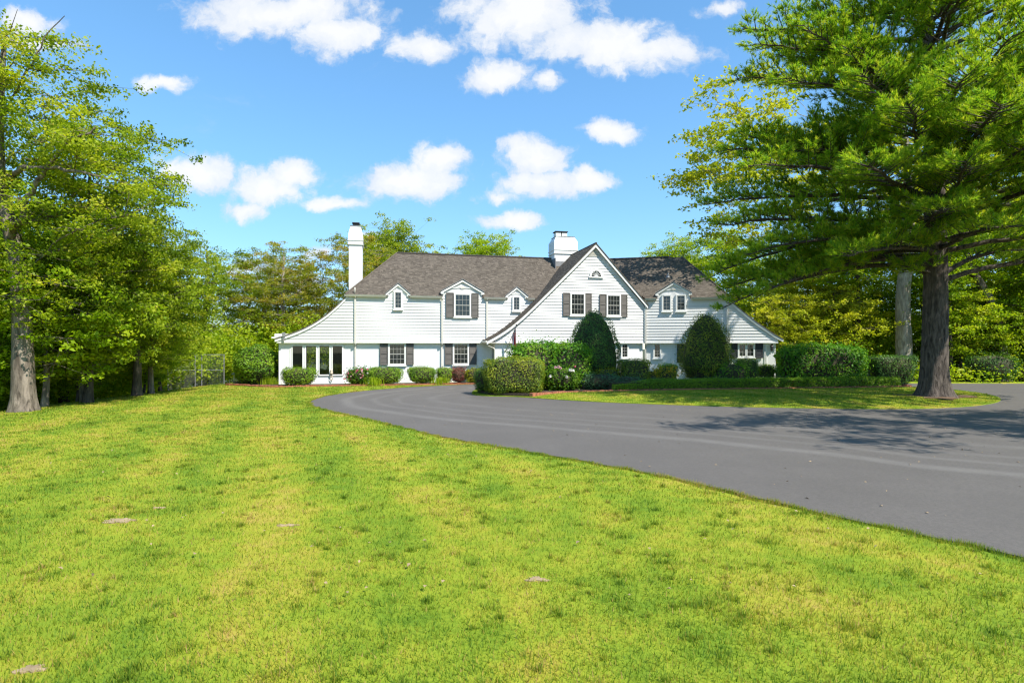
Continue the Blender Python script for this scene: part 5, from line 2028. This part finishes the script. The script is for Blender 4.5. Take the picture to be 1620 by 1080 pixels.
def core_super(a, b, c, p, taper, k=0.86):
    mb = MB()
    vs, fs = [], []
    nu, nv = 16, 9
    for j in range(nv):
        ph = -math.pi / 2 + math.pi * (j + 0.5) / nv
        for i in range(nu):
            th = 2 * math.pi * i / nu
            d = np.array([math.cos(ph) * math.cos(th), math.cos(ph) * math.sin(th), math.sin(ph)])
            q = d / ((np.abs(d) ** p).sum() ** (1 / p)) * k
            sc = 1 + taper * q[2]
            vs.append((q[0] * a * sc, q[1] * b * sc, max(q[2] * c, -c) + c))
    for j in range(nv - 1):
        for i in range(nu):
            i2 = (i + 1) % nu
            fs.append((j * nu + i, j * nu + i2, (j + 1) * nu + i2, (j + 1) * nu + i))
    fs.append(tuple(range(nu - 1, -1, -1)))
    fs.append(tuple(range((nv - 1) * nu, nv * nu)))
    return vs, fs


def core_lathe(prof, k=0.84):
    vs, fs = [], []
    n = 14
    for r_, z in prof:
        for i in range(n):
            t = 2 * math.pi * i / n
            vs.append((r_ * k * math.cos(t), r_ * k * math.sin(t), z * 0.97))
    for j in range(len(prof) - 1):
        for i in range(n):
            i2 = (i + 1) % n
            fs.append((j * n + i, j * n + i2, (j + 1) * n + i2, (j + 1) * n + i))
    fs.append(tuple(range((len(prof) - 1) * n, len(prof) * n)))
    return vs, fs


def shrub(name, label, x, y, z, shape, n, leaf, mat, seed, group=None, cat='shrub', rot=0.0, fuzz=0.06, stems=5, out=0.9, stray=0.07):
    """clipped or loose shrub: leaves over its surface, twiggy inside, a few stems at the foot"""
    r = np.random.default_rng(seed)
    kind = shape[0]
    if kind == 'block':
        _, a, b, c, p, tp = shape
        pos, nr = surf_super(a, b, c, p, r, n, tp, min(a, b, c) * 0.075, seed)
        cv, cf = core_super(a, b, c, p, tp)
        hgt, wid = 2 * c, min(a, b)
    else:
        prof = shape[1]
        pos, nr = surf_lathe(prof, r, n, 0.10, seed)
        cv, cf = core_lathe(prof)
        hgt, wid = prof[-1][1], max(q[0] for q in prof)
    n = len(pos)
    dp = -np.abs(r.normal(0, fuzz, n)) + r.normal(0, fuzz * 0.35, n)
    strays = r.random(n) < stray
    dp[strays] += np.abs(r.normal(0, fuzz * 1.5, strays.sum()))
    pos = pos + nr * dp[:, None]
    pos[:, 2] = np.maximum(pos[:, 2], 0.03)
    nrm = unit(nr * (out + 0.25) + r.normal(0, 0.38, (n, 3)) + np.array([0, 0, 0.2]))
    lv, lf = leaf_quads(pos, nrm, leaf, r)
    # small patches of older and fresher growth
    cell = np.zeros(n)
    for fq, am in ((3.5, 0.5), (7.0, 0.4), (13.0, 0.35), (22.0, 0.3)):
        for _ in range(3):
            cell += am * np.sin(pos @ (unit(r.normal(0, 1, 3)) * fq) + r.uniform(0, 6.28)) / 1.7
    tone = np.clip(0.45 + 0.4 * cell + r.normal(0, 0.2, n), 0, 1)
    t = thing(name, label, cat, (x, y, z), group)
    t.rotation_euler = (0, 0, rot)
    me = mesh_np('foliage', lv, lf)
    attr(me, 'tone', np.repeat(tone, 4))
    link('foliage', me, M[mat], t)
    link('twigs', mesh_np('twigs', cv, cf, smooth=True), M['twig'], t)
    mb = MB()
    for k in range(stems):
        an = r.uniform(0, 6.28)
        q = wid * 0.5 * r.uniform(0.1, 0.6)
        mb.tube([(q * 0.4 * math.cos(an), q * 0.4 * math.sin(an), -0.1), (q * math.cos(an), q * math.sin(an), hgt * 0.4)], [0.03, 0.018], 5)
    link('stems', mesh_np('stems', np.array(mb.v), mb.f), M['bark_dark'], t)
    return t


BOXG = 'clipped boxwood bushes along the house front'
def hz(x, y):
    return 0.05


shrub('round_bush', 'large round clipped bush left of the sunroom', -16.0, 35.75, 0.0, ('lathe', [(0.55, 0.12), (1.05, 0.35), (1.35, 0.85), (1.38, 1.3), (1.22, 1.8), (0.85, 2.2), (0.4, 2.42), (0.05, 2.5)]), 7000, 0.115, 'box_leaf', 101, fuzz=0.08, out=0.5)
shrub('boxwood_bush', 'oval clipped boxwood under the sunroom panes', -12.76, 34.05, 0.05, ('block', 1.0, 0.62, 0.54, 2.9, 0.14), 4200, 0.065, 'box_leaf', 102, BOXG, rot=ang13)
shrub('boxwood_bush', 'olive clipped boxwood beside the pink peonies', -7.85, 35.2, 0.05, ('block', 1.12, 0.65, 0.55, 2.9, 0.14), 4600, 0.065, 'box_leaf', 103, BOXG, rot=ang13)
shrub('boxwood_bush', 'oval clipped boxwood standing alone between two windows', -5.65, 35.75, 0.05, ('block', 0.92, 0.62, 0.55, 2.9, 0.16), 4000, 0.065, 'box_leaf', 104, BOXG, rot=ang13)
shrub('boxwood_bush', 'small boxwood left of the maroon barberry', -4.3, 36.2, 0.05, ('block', 0.52, 0.5, 0.52, 2.6, 0.12), 2200, 0.065, 'box_leaf', 105, BOXG, rot=ang13)
shrub('barberry_bush', 'maroon barberry bush under the second lower window', -3.42, 36.3, 0.05, ('block', 0.52, 0.5, 0.52, 2.1, 0.05), 2200, 0.08, 'barberry', 106, fuzz=0.12, out=0.3, stray=0.15)
shrub('spirea_bush', 'yellow green spirea beside the maroon barberry', -2.45, 36.35, 0.05, ('block', 0.58, 0.5, 0.50, 2.2, 0.05), 2400, 0.07, 'gold_leaf', 107, fuzz=0.1, out=0.3, stray=0.12)

# island
shrub('yew_hedge', 'big square clipped yew block at the tip of the island', 0.08, 27.45, 0.10, ('block', 1.46, 0.98, 0.86, 5.0, 0.02), 15000, 0.06, 'yew_sunlit', 111, fuzz=0.07)
shrub('yew_bush', 'small dark yew tucked behind the square yew block', -1.35, 28.2, 0.10, ('block', 0.55, 0.55, 0.6, 2.6, 0.1), 3000, 0.06, 'yew_leaf', 112, fuzz=0.06)
shrub('viburnum_bush', 'tall dark viburnum behind the square yew block', 1.25, 30.4, 0.15, ('block', 1.45, 1.1, 1.24, 3.0, 0.03), 7500, 0.115, 'vib_leaf', 113, fuzz=0.16, stray=0.12, out=0.4)
shrub('viburnum_bush', 'bright loose viburnum left of the cone yew', 3.05, 30.2, 0.15, ('block', 1.15, 1.0, 1.22, 2.8, 0.03), 6000, 0.115, 'vib_leaf', 114, fuzz=0.16, stray=0.12, out=0.4)
CONE = [(0.75, 0.15), (1.25, 0.5), (1.52, 1.1), (1.55, 1.7), (1.46, 2.4), (1.24, 3.1), (0.92, 3.7), (0.55, 4.12), (0.22, 4.34), (0.03, 4.38)]
shrub('cone_yew', 'dark cone shaped yew in front of the gable windows', 4.75, 33.0, 0.1, ('lathe', CONE), 15000, 0.075, 'yew_leaf', 115, fuzz=0.08, stems=3)
shrub('cone_yew', 'cone shaped yew in front of the right wing', 11.35, 33.3, 0.1, ('lathe', [(r_ * 0.99, z * 0.965) for r_, z in CONE]), 14000, 0.08, 'yew_sunlit', 116, fuzz=0.11, stems=3, stray=0.1)
shrub('spirea_bush', 'golden spirea at the foot of the dark cone yew', 5.3, 31.5, 0.15, ('block', 0.85, 0.55, 0.52, 2.5, 0.05), 3200, 0.075, 'gold_leaf', 117, fuzz=0.12, stray=0.15, out=0.3)
shrub('privet_bush', 'flat topped privet between the two cone yews', 6.72, 31.2, 0.15, ('block', 0.80, 0.60, 0.78, 4.5, 0.18), 4200, 0.07, 'yew_sunlit', 118, fuzz=0.07)
shrub('privet_bush', 'small privet behind the yellow flowers', 9.0, 32.9, 0.15, ('block', 0.55, 0.45, 0.62, 4.0, 0.1), 2600, 0.065, 'box_leaf', 119)
shrub('golden_bush', 'yellow flowering bush left of the right cone yew', 8.55, 32.0, 0.15, ('block', 0.62, 0.5, 0.55, 2.2, 0.05), 2600, 0.075, 'gold_leaf', 120, fuzz=0.14, stray=0.2, out=0.3)
shrub('spirea_bush', 'low green gold shrub beside the flat topped privet', 7.75, 31.8, 0.15, ('block', 0.5, 0.45, 0.45, 2.2, 0.05), 2000, 0.075, 'gold_leaf', 121, fuzz=0.12, stray=0.15, out=0.3)
shrub('leafy_shrub', 'loose sunlit shrub at the foot of the right cone yew', 12.3, 31.9, 0.15, ('block', 0.95, 0.6, 0.66, 2.2, 0.0), 3000, 0.095, 'vib_leaf', 122, fuzz=0.2, stray=0.3, out=0.25)
shrub('privet_bush', 'boxy privet below the right wing window', 13.6, 33.0, 0.15, ('block', 0.62, 0.5, 0.78, 4.0, 0.08), 3000, 0.065, 'yew_leaf', 123)
shrub('privet_bush', 'low boxy privet beside the right end wall', 15.35, 34.6, 0.1, ('block', 0.58, 0.5, 0.60, 4.5, 0.06), 2600, 0.065, 'box_leaf', 124)
shrub('viburnum_hedge', 'wide dense viburnum hedge right of the house', 17.9, 33.0, 0.1, ('block', 2.5, 0.95, 1.20, 3.8, 0.02), 12000, 0.12, 'vib_leaf', 125, fuzz=0.14, stray=0.12, out=0.4)
shrub('privet_hedge', 'dark flat topped hedge narrowing to its foot near the pine', 21.75, 32.7, 0.12, ('block', 1.12, 0.62, 0.88, 5.5, 0.24), 6500, 0.07, 'yew_leaf', 126, fuzz=0.07)
shrub('yew_bush', 'dark spreading yew across the drive right of the pine', 32.5, 38.6, 0.0, ('block', 1.6, 1.1, 0.95, 2.2, 0.1), 6000, 0.09, 'yew_leaf', 127, fuzz=0.2, stray=0.2, out=0.3)


# long low hedge along the brick edging
def low_hedge():
    r = np.random.default_rng(140)
    line = np.array(spline([(4.9, 28.75), (6.2, 29.0), (9.4, 29.75), (16.6, 31.0), (20.6, 31.8), (21.5, 32.1)], 0.25))
    seg = np.linalg.norm(np.diff(line, axis=0), axis=1)
    cum = np.concatenate([[0], np.cumsum(seg)])
    n = 26000
    s = r.uniform(0, cum[-1], n)
    x = np.interp(s, cum, line[:, 0])
    y = np.interp(s, cum, line[:, 1])
    tx = np.interp(s, cum, np.gradient(line[:, 0], cum))
    ty = np.interp(s, cum, np.gradient(line[:, 1], cum))
    nx, ny = -ty, tx
    hw, hh = 0.42, 0.50
    face = r.random(n)
    v = np.where(face < 0.42, -1.0, np.where(face < 0.58, 1.0, r.uniform(-1, 1, n)))
    z = np.where(face < 0.58, r.uniform(0.02, 1, n), 1.0)
    rd = np.where((np.abs(v) > 0.85) & (z > 0.85), 0.93, 1.0)
    lump = 1 + 0.05 * np.sin(s * 3.1) + 0.04 * np.sin(s * 7.3 + 1)
    zz = z * hh * rd * (1 + 0.05 * np.sin(s * 2.1 + 2)) * np.minimum(1, 0.62 + s * 0.16)
    off = v * hw * rd * lump
    pos = np.stack([x + nx * off, y + ny * off, zz], 1)
    nr = np.stack([nx * v * (face < 0.58), ny * v * (face < 0.58), (face >= 0.58) * 1.0], 1)
    nr = unit(nr + 1e-6)
    pos = pos + nr * (r.normal(0, 0.03, n) - 0.02)[:, None]
    lv, lf = leaf_quads(pos, unit(nr * 0.55 + r.normal(0, 0.5, (n, 3)) + np.array([0, 0, 0.2])), 0.06, r)
    base = np.array([line[0, 0], line[0, 1], 0.16])
    t = thing('low_hedge', 'long low clipped hedge behind the island brick edging', 'hedge', tuple(base))
    lv = lv - np.array([base[0], base[1], 0])
    me = mesh_np('foliage', lv, lf)
    attr(me, 'tone', np.repeat(np.clip(r.normal(0.45, 0.2, n) + 0.12 * np.sin(s * 1.7), 0, 1), 4))
    link('foliage', me, M['box_leaf'], t)
    mb = MB()
    for a, b in zip(line[::3][:-1], line[::3][1:]):
        d = unit(b - a)
        w = np.array([-d[1], d[0]]) * 0.34
        q = [a - w - base[:2], b - w - base[:2], b + w - base[:2], a + w - base[:2]]
        mb.hexa([(p[0], p[1], 0.0) for p in q] + [(p[0], p[1], 0.40) for p in q])
    link('twigs', mesh_np('twigs', np.array(mb.v), mb.f), M['twig'], t)


low_hedge()


# ------------------------------------------------------------------ flowering plants
def flower_mesh():
    r = np.random.default_rng(8)
    vs, fs = [], []
    for k in range(26):
        d = unit(r.normal(0, 1, 3) + np.array([0, 0, 0.45]))
        a = unit(np.cross(d, r.normal(0, 1, 3)))
        b = np.cross(d, a)
        c = d * 0.055
        i = len(vs)
        vs += [tuple(d * 0.012), tuple(c + a * 0.036 + d * 0.005), tuple(c + d * 0.032), tuple(c - a * 0.036 + d * 0.005)]
        fs.append((i, i + 1, i + 2, i + 3))
    return mesh_np('flower', np.array(vs), fs)


FLOWER = flower_mesh()
FLOWER.materials.append(M['pinkpetal'])


def peony(label, x, y, z, a, h, flowers, mat, seed, leafmat='leaf_deep', n=2200):
    t = shrub('peony_bush', label, x, y, z, ('block', a, a * 0.8, h / 2, 2.1, 0.05), n, 0.11, leafmat, seed, fuzz=0.12, stray=0.15, out=0.35, cat='flower bush')
    for (dx, dy, dz, m, s) in flowers:
        o = bpy.data.objects.new('flower', FLOWER)
        col.objects.link(o)
        o.parent = t
        o.location = (dx, dy, dz)
        s *= 0.42
        o.scale = (s, s, s)
        o.rotation_euler = (random.uniform(-0.5, 0.5), random.uniform(-0.5, 0.5), random.uniform(0, 6))
        o.material_slots[0].link = 'OBJECT'
        o.material_slots[0].material = M[m]
    return t


rp = random.Random(3)
fl1 = []
for k in range(30):
    a = rp.uniform(-0.85, 0.45)
    fl1.append((a, -0.42 - 0.25 * math.cos(a * 1.6) + rp.uniform(-0.05, 0.1), rp.uniform(0.35, 0.95), rp.choice(['pinkpetal', 'pinkpetal', 'palepink', 'palepink']), rp.uniform(0.9, 1.5)))
fl1 += [(0.30, -0.5, 0.95, 'pinkpetal', 2.2), (0.62, -0.45, 0.95, 'pinkpetal', 2.0), (0.05, -0.5, 0.9, 'pinkpetal', 1.7), (0.66, -0.5, 0.72, 'whitepetal', 1.6)]
peony('pink flowering peony bush beside the sunroom', -9.35, 34.75, 0.05, 0.78, 1.05, fl1, 'pinkpetal', 131)
fl2 = [(-0.62, -0.75, 0.75, 'whitepetal', 2.3), (0.18, -0.85, 0.72, 'whitepetal', 2.1), (0.38, -0.7, 1.05, 'whitepetal', 2.8), (0.52, -0.68, 1.02, 'whitepetal', 2.4), (-0.35, -0.6, 1.18, 'palepink', 2.3),
       (-0.18, -0.55, 1.2, 'palepink', 2.5), (-0.10, -0.6, 1.13, 'palepink', 2.2), (0.62, -0.5, 1.22, 'pinkpetal', 1.6)]
peony('white and pink peonies in front of the bright viburnum', 2.5, 28.75, 0.15, 1.0, 1.12, fl2, 'whitepetal', 132, n=3400)
t = shrub('catmint_plant', 'grey green catmint mound right of the white peonies', 4.55, 29.35, 0.15, ('block', 1.15, 0.65, 0.42, 2.1, 0.0), 3600, 0.075, 'mint_leaf', 133, fuzz=0.12, stray=0.2, out=0.3, cat='plant')
t = shrub('catmint_plant', 'low grey catmint at the end of the low hedge', 6.0, 29.7, 0.15, ('block', 0.9, 0.5, 0.34, 2.1, 0.0), 2400, 0.07, 'mint_leaf', 134, fuzz=0.12, stray=0.2, out=0.3, cat='plant')
gb = bpy.data.objects.get('golden_bush')
for k in range(34):
    o = bpy.data.objects.new('flower', FLOWER)
    col.objects.link(o)
    o.parent = gb
    o.location = (rp.uniform(-0.7, 0.75), -0.35 + rp.uniform(-0.2, 0.1), rp.uniform(0.55, 1.1))
    s = rp.uniform(0.5, 0.9)
    o.scale = (s, s, s)
    o.material_slots[0].link = 'OBJECT'
    o.material_slots[0].material = M['yellowpetal']


def blade_clump(name, label, x, y, z, n, h, mat, seed, group=None, spread=0.28):
    """strap-leaved clump: arching blades"""
    r = np.random.default_rng(seed)
    vs, fs, tn = [], [], []
    for k in range(n):
        a = r.uniform(0, 6.28)
        d = np.array([math.cos(a), math.sin(a), 0])
        s = np.array([-d[1], d[0], 0])
        L = h * r.uniform(0.7, 1.15)
        o = np.array([r.normal(0, spread * 0.5), r.normal(0, spread * 0.4), 0])
        w = r.uniform(0.012, 0.02)
        lean = r.uniform(0.1, 0.55)
        i = len(vs)
        for t_ in (0, 0.35, 0.7):
            c = o + d * (L * lean * t_ ** 1.6) + np.array([0, 0, L * (t_ - 0.32 * lean * t_ ** 2.5)])
            vs += [c - s * w * (1 - t_ * 0.5), c + s * w * (1 - t_ * 0.5)]
        vs.append(o + d * L * lean * 1.05 + np.array([0, 0, L * (1 - 0.5 * lean)]))
        fs += [(i, i + 1, i + 3, i + 2), (i + 2, i + 3, i + 5, i + 4), (i + 4, i + 5, i + 6)]
        tn += [float(np.clip(r.normal(0.5, 0.22), 0, 1))] * 7
    me = mesh_np(name, np.array(vs), fs)
    attr(me, 'tone', tn)
    o = link(name, me, M[mat], None, (x, y, z))
    return tag(o, label, 'plant', group)


G = 'iris clumps behind the low hedge'
for k in range(9):
    fx = 6.6 + k * 1.05
    lab = ['first', 'second', 'third', 'fourth', 'fifth', 'sixth', 'seventh', 'eighth', 'last'][k] + ' iris clump from the left along the back of the low hedge'
    blade_clump('iris_plant', lab, fx, 29.95 + (fx - 6.6) * 0.165, 0.15, 130, 0.66 + 0.05 * math.sin(k * 2), 'iris_leaf', 150 + k, G, 0.6)
blade_clump('lily_plant', 'light green daylily clump in front of the olive boxwood', -8.45, 34.45, 0.05, 150, 0.6, 'leaf_bright', 170, 'daylily clumps along the house', 0.6)
blade_clump('lily_plant', 'light green daylily clump by the small boxwood', -4.55, 35.55, 0.05, 130, 0.55, 'leaf_bright', 171, 'daylily clumps along the house', 0.45)
blade_clump('hosta_plant', 'pale leaved clump below the wide viburnum hedge', 20.1, 32.0, 0.13, 110, 0.6, 'iris_leaf', 172, None, 0.6)
blade_clump('lily_plant', 'grassy clump at the foot of the round bush', -14.95, 35.1, 0.05, 110, 0.55, 'leaf_bright', 173, 'daylily clumps along the house', 0.5)


# ------------------------------------------------------------------ undergrowth at the edge of the woods
def undergrowth(name, label, spots, n, leaf, mat, seed):
    """spots: (x, y, half length x, half length y, height)"""
    r = np.random.default_rng(seed)
    P = []
    for (x, y, a, b, h) in spots:
        m = int(n * (a * b * h) ** 0.6)
        k = max(6, int(a * b * 2.2))
        cx = x + r.uniform(-a, a, k)
        cy = y + r.uniform(-b, b, k)
        ch = h * r.uniform(0.3, 1.0, k)
        i = r.integers(0, k, m)
        g = r.normal(0, 1, (m, 3)) * np.array([0.75, 0.75, 0.30])
        zz = ch[i] * (0.25 + 0.75 * r.random(m) ** 0.6)
        q = np.stack([cx[i], cy[i], ground_z(cx[i], cy[i]) + zz], 1) + g
        q[:, 2] = np.maximum(q[:, 2], ground_z(q[:, 0], q[:, 1]) - 0.05)
        P.append(q)
    P = np.concatenate(P)
    nrm = unit(r.normal(0, 0.55, (len(P), 3)) + np.array([0, -0.15, 0.7]))
    lv, lf = leaf_quads(P, nrm, leaf, r)
    me = mesh_np(name, lv, lf)
    tone = np.clip(0.5 + 0.3 * np.sin(P[:, 0] * 1.7 + seed) * np.sin(P[:, 2] * 2.3 + P[:, 1]) + r.normal(0, 0.14, len(P)), 0, 1)
    attr(me, 'tone', np.repeat(tone, 4))
    return tag(link(name, me, M[mat]), label, 'undergrowth', kind='stuff')


undergrowth('undergrowth', 'leafy undergrowth of the wood left of the lawn', [(-26, 22, 4, 6, 3.5), (-26, 33, 4, 6, 4.0), (-25, 44, 5, 5, 5.0), (-34, 28, 4, 10, 6), (-32, 46, 7, 8, 7), (-19, 50, 6, 4, 5.5), (-46, 40, 6, 18, 9), (-24, 62, 12, 5, 8)], 900, 0.22, 'leaf_bright', 201)
undergrowth('undergrowth', 'bright undergrowth of the wood right of the drive', [(24, 45, 4, 2.5, 4.0), (30, 47, 4, 3, 6), (36, 44, 4, 3, 5), (42, 44, 4, 3, 6), (46, 41, 4, 3, 4), (40, 56, 10, 5, 10), (26, 54, 8, 4, 8), (52, 48, 6, 6, 9), (33, 39.0, 6, 0.8, 1.2)], 1000, 0.22, 'leaf_bright', 202)


# ------------------------------------------------------------------ small things
# flag on a slanting staff at the corner of the entrance gable
t = thing('flag', 'drooping red white and blue flag on a slanting staff by the entrance', 'flag', FL(9.75, -1.25, 2.05))
B0 = np.array(FL(9.75, -1.25, 2.05))
tipp = np.array(FL(10.25, -2.15, 3.70))
MB().tube([B0, tipp], [0.022, 0.018], 6).build('staff', M['pole'], t)
MB().lathe(tuple(tipp), [(0.02, -0.02), (0.05, 0.03), (0.045, 0.07), (0.01, 0.1)], 8).build('finial', M['dark_metal'], t)
MB().tube([np.array(FL(9.75, -1.20, 2.05)), B0 + (tipp - B0) * 0.08], 0.04, 6).build('bracket', M['dark_metal'], t)
# cloth: hangs in folds from the upper staff, seven stripes and a canton
A0 = B0 + (tipp - B0) * 0.55
A1 = B0 + (tipp - B0) * 0.97
for k in range(9):
    mat = 'fred' if k % 2 == 0 else 'fwhite'
    u0, u1 = k / 9, (k + 1) / 9
    vs, fs = [], []
    rows = 8
    for j in range(rows + 1):
        q = j / rows
        for u in (u0, u1):
            c = A0 + (A1 - A0) * u
            fold = 0.10 * math.sin(u * 11 + 1.0) * (0.3 + 0.7 * q)
            pinch = 1 - 0.2 * q
            c2 = A1 + (c - A1) * pinch
            p = c2 + FL.u * (fold + 0.05 * q) + FL.n * 0.05 * math.cos(u * 9) * q
            vs.append((p[0], p[1], c2[2] * 0 + (c[2] - 1.30 * q - 0.15 * (1 - u) * q)))
    for j in range(rows):
        fs.append((2 * j, 2 * j + 1, 2 * j + 3, 2 * j + 2))
    o = MB().add(vs, fs).build('stripe', M[mat], t)
    if k >= 6:
        b = MB().add([(p[0] - 0.012, p[1] - 0.012, p[2]) for p in vs[:6]], fs[:2]).build('canton', M['fblue'], t)

# wicker chair and table lamp seen through the sunroom panes
cc = FL(-1.25, 1.5, 0.2)
t = thing('wicker_chair', 'pale wicker armchair behind the sunroom glass', 'chair', cc)
MB().box((cc[0], cc[1], 0.58), (0.62, 0.62, 0.12)).build('seat', M['wicker'], t)
mb = MB()
for k in range(9):
    a = math.pi * (0.05 + 0.9 * k / 8)
    mb.tube([(cc[0] + 0.33 * math.cos(a), cc[1] + 0.1 + 0.26 * math.sin(a), 0.62), (cc[0] + 0.37 * math.cos(a), cc[1] + 0.12 + 0.3 * math.sin(a), 0.9 + 0.38 * math.sin(a))], 0.03, 5)
mb.tube([(cc[0] + 0.37 * math.cos(math.pi * q / 12), cc[1] + 0.12 + 0.3 * math.sin(math.pi * q / 12), 0.9 + 0.38 * math.sin(math.pi * q / 12)) for q in range(13)], 0.035, 6)
mb.build('backrest', M['wicker'], t)
for sx in (-0.26, 0.26):
    for sy in (-0.26, 0.26):
        MB().tube([(cc[0] + sx, cc[1] + sy, 0.2), (cc[0] + sx, cc[1] + sy, 0.55)], 0.028, 6).build('leg', M['wicker'], t)
cc = FL(-2.1, 2.0, 0.2)
t = thing('lamp_table', 'dark side table inside the sunroom under the lamp', 'table', cc)
MB().lathe((cc[0], cc[1], 0.88), [(0.3, 0), (0.3, 0.04)], 16).build('table_top', M['darkwood'], t)
MB().lathe((cc[0], cc[1], 0.2), [(0.2, 0), (0.05, 0.06), (0.05, 0.68)], 12).build('pedestal', M['darkwood'], t)
t = thing('table_lamp', 'table lamp with white shade inside the sunroom', 'lamp', (cc[0], cc[1], 0.92))
MB().lathe((cc[0], cc[1], 0.92), [(0.09, 0), (0.11, 0.14), (0.03, 0.3), (0.02, 0.42)], 12).build('lamp_base', M['dark_metal'], t)
MB().lathe((cc[0], cc[1], 1.32), [(0.23, 0), (0.14, 0.30)], 16).build('lamp_shade', M['lampshade'], t)

# ornament with a ring on the post between the panes
cc = np.array(FL(-1.15, 0.08, 0.0))
t = thing('garden_ornament', 'small cream ornament with a ring hung between the sunroom panes', 'ornament', (cc[0], cc[1], 0.3))
MB().lathe((cc[0], cc[1], 0.62), [(0.03, 0), (0.10, 0.05), (0.09, 0.14), (0.05, 0.19), (0.075, 0.25), (0.05, 0.31), (0.01, 0.34)], 10).build('figure', M['statue'], t, True)
mb = MB()
K = 14
mb.tube([(cc[0] + 0.09 * math.cos(2 * math.pi * k / K), cc[1], 0.40 + 0.115 * math.sin(2 * math.pi * k / K)) for k in range(K + 1)], 0.028, 6, False)
mb.build('ring', M['statue'], t, True)
MB().tube([(cc[0], cc[1], 0.50), (cc[0], cc[1], 0.64)], 0.012, 5).build('hanger', M['dark_metal'], t)

# chain link fence beyond the crest
fx = [(-23.7, 39.2), (-22.0, 39.5), (-21.6, 39.6), (-20.2, 39.9)]
t = thing('chain_link_fence', 'tall chain link fence with a grey screen beyond the lawn crest', 'fence', (fx[0][0], fx[0][1], gz(*fx[0])))
for (x, y) in fx:
    MB().tube([(x, y, gz(x, y)), (x, y, 1.85)], 0.035, 8).build('post', M['fence'], t)
for (p, q), full in zip(zip(fx[:-1], fx[1:]), (True, False, False)):
    for z in (1.82, 0.75):
        MB().tube([(p[0], p[1], z), (q[0], q[1], z)], 0.024, 6).build('rail', M['fence'], t)
    MB().add([(p[0], p[1], gz(*p)), (q[0], q[1], gz(*q)), (q[0], q[1], 1.8 if not full else 1.5), (p[0], p[1], 1.8 if not full else 1.5)], [(0, 1, 2, 3)]).build('wire_mesh', M['screen'] if full else M['wire'], t)
# stone slab and garden taps by the round bush
o = MB().hexa([(-17.45, 35.5, 0.10), (-16.2, 35.45, 0.10), (-16.2, 35.95, 0.10), (-17.4, 36.0, 0.10), (-17.4, 35.52, 0.2), (-16.25, 35.47, 0.19), (-16.25, 35.93, 0.19), (-17.36, 35.97, 0.2)]).build('stone_slab', M['stone'], loc=(-16.8, 35.7, 0.0))
tag(o, 'flat brown stone slab beside the round bush', 'stone')
t = thing('path_light', 'grey capped path light left of the round bush', 'path light', (-17.55, 35.9, 0))
MB().tube([(-17.55, 35.9, -0.05), (-17.55, 35.9, 0.62)], 0.03, 8).build('stake', M['trim'], t)
MB().lathe((-17.55, 35.9, 0.60), [(0.05, 0), (0.15, 0.02), (0.03, 0.14)], 12).build('shade', M['flashing'], t)
t = thing('garden_post', 'short pale post beside the stone slab', 'post', (-16.75, 36.1, 0))
MB().box((-16.75, 36.1, 0.22), (0.08, 0.08, 0.5)).build('shaft', M['cream'], t)
MB().box((-16.75, 36.1, 0.485), (0.11, 0.11, 0.03)).build('post_cap', M['cream'], t)
# dark gate rail and finial post between the hedges
t = thing('garden_gate', 'low dark gate with finial post between the hedges', 'gate', (20.0, 34.6, 0.03))
MB().box((19.7, 34.6, 1.30), (1.9, 0.09, 0.22)).build('top_rail', M['darkwood'], t)
MB().box((19.7, 34.6, 0.75), (1.8, 0.05, 0.85)).build('gate_panel', M['cream'], t)
for x in (18.8, 20.75):
    p = MB().box((x, 34.6, 0.72), (0.13, 0.13, 1.42)).build('post', M['darkwood'], t)
    MB().lathe((x, 34.6, 1.43), [(0.05, 0), (0.09, 0.05), (0.09, 0.15), (0.04, 0.2)], 8).build('finial', M['darkwood'], p)
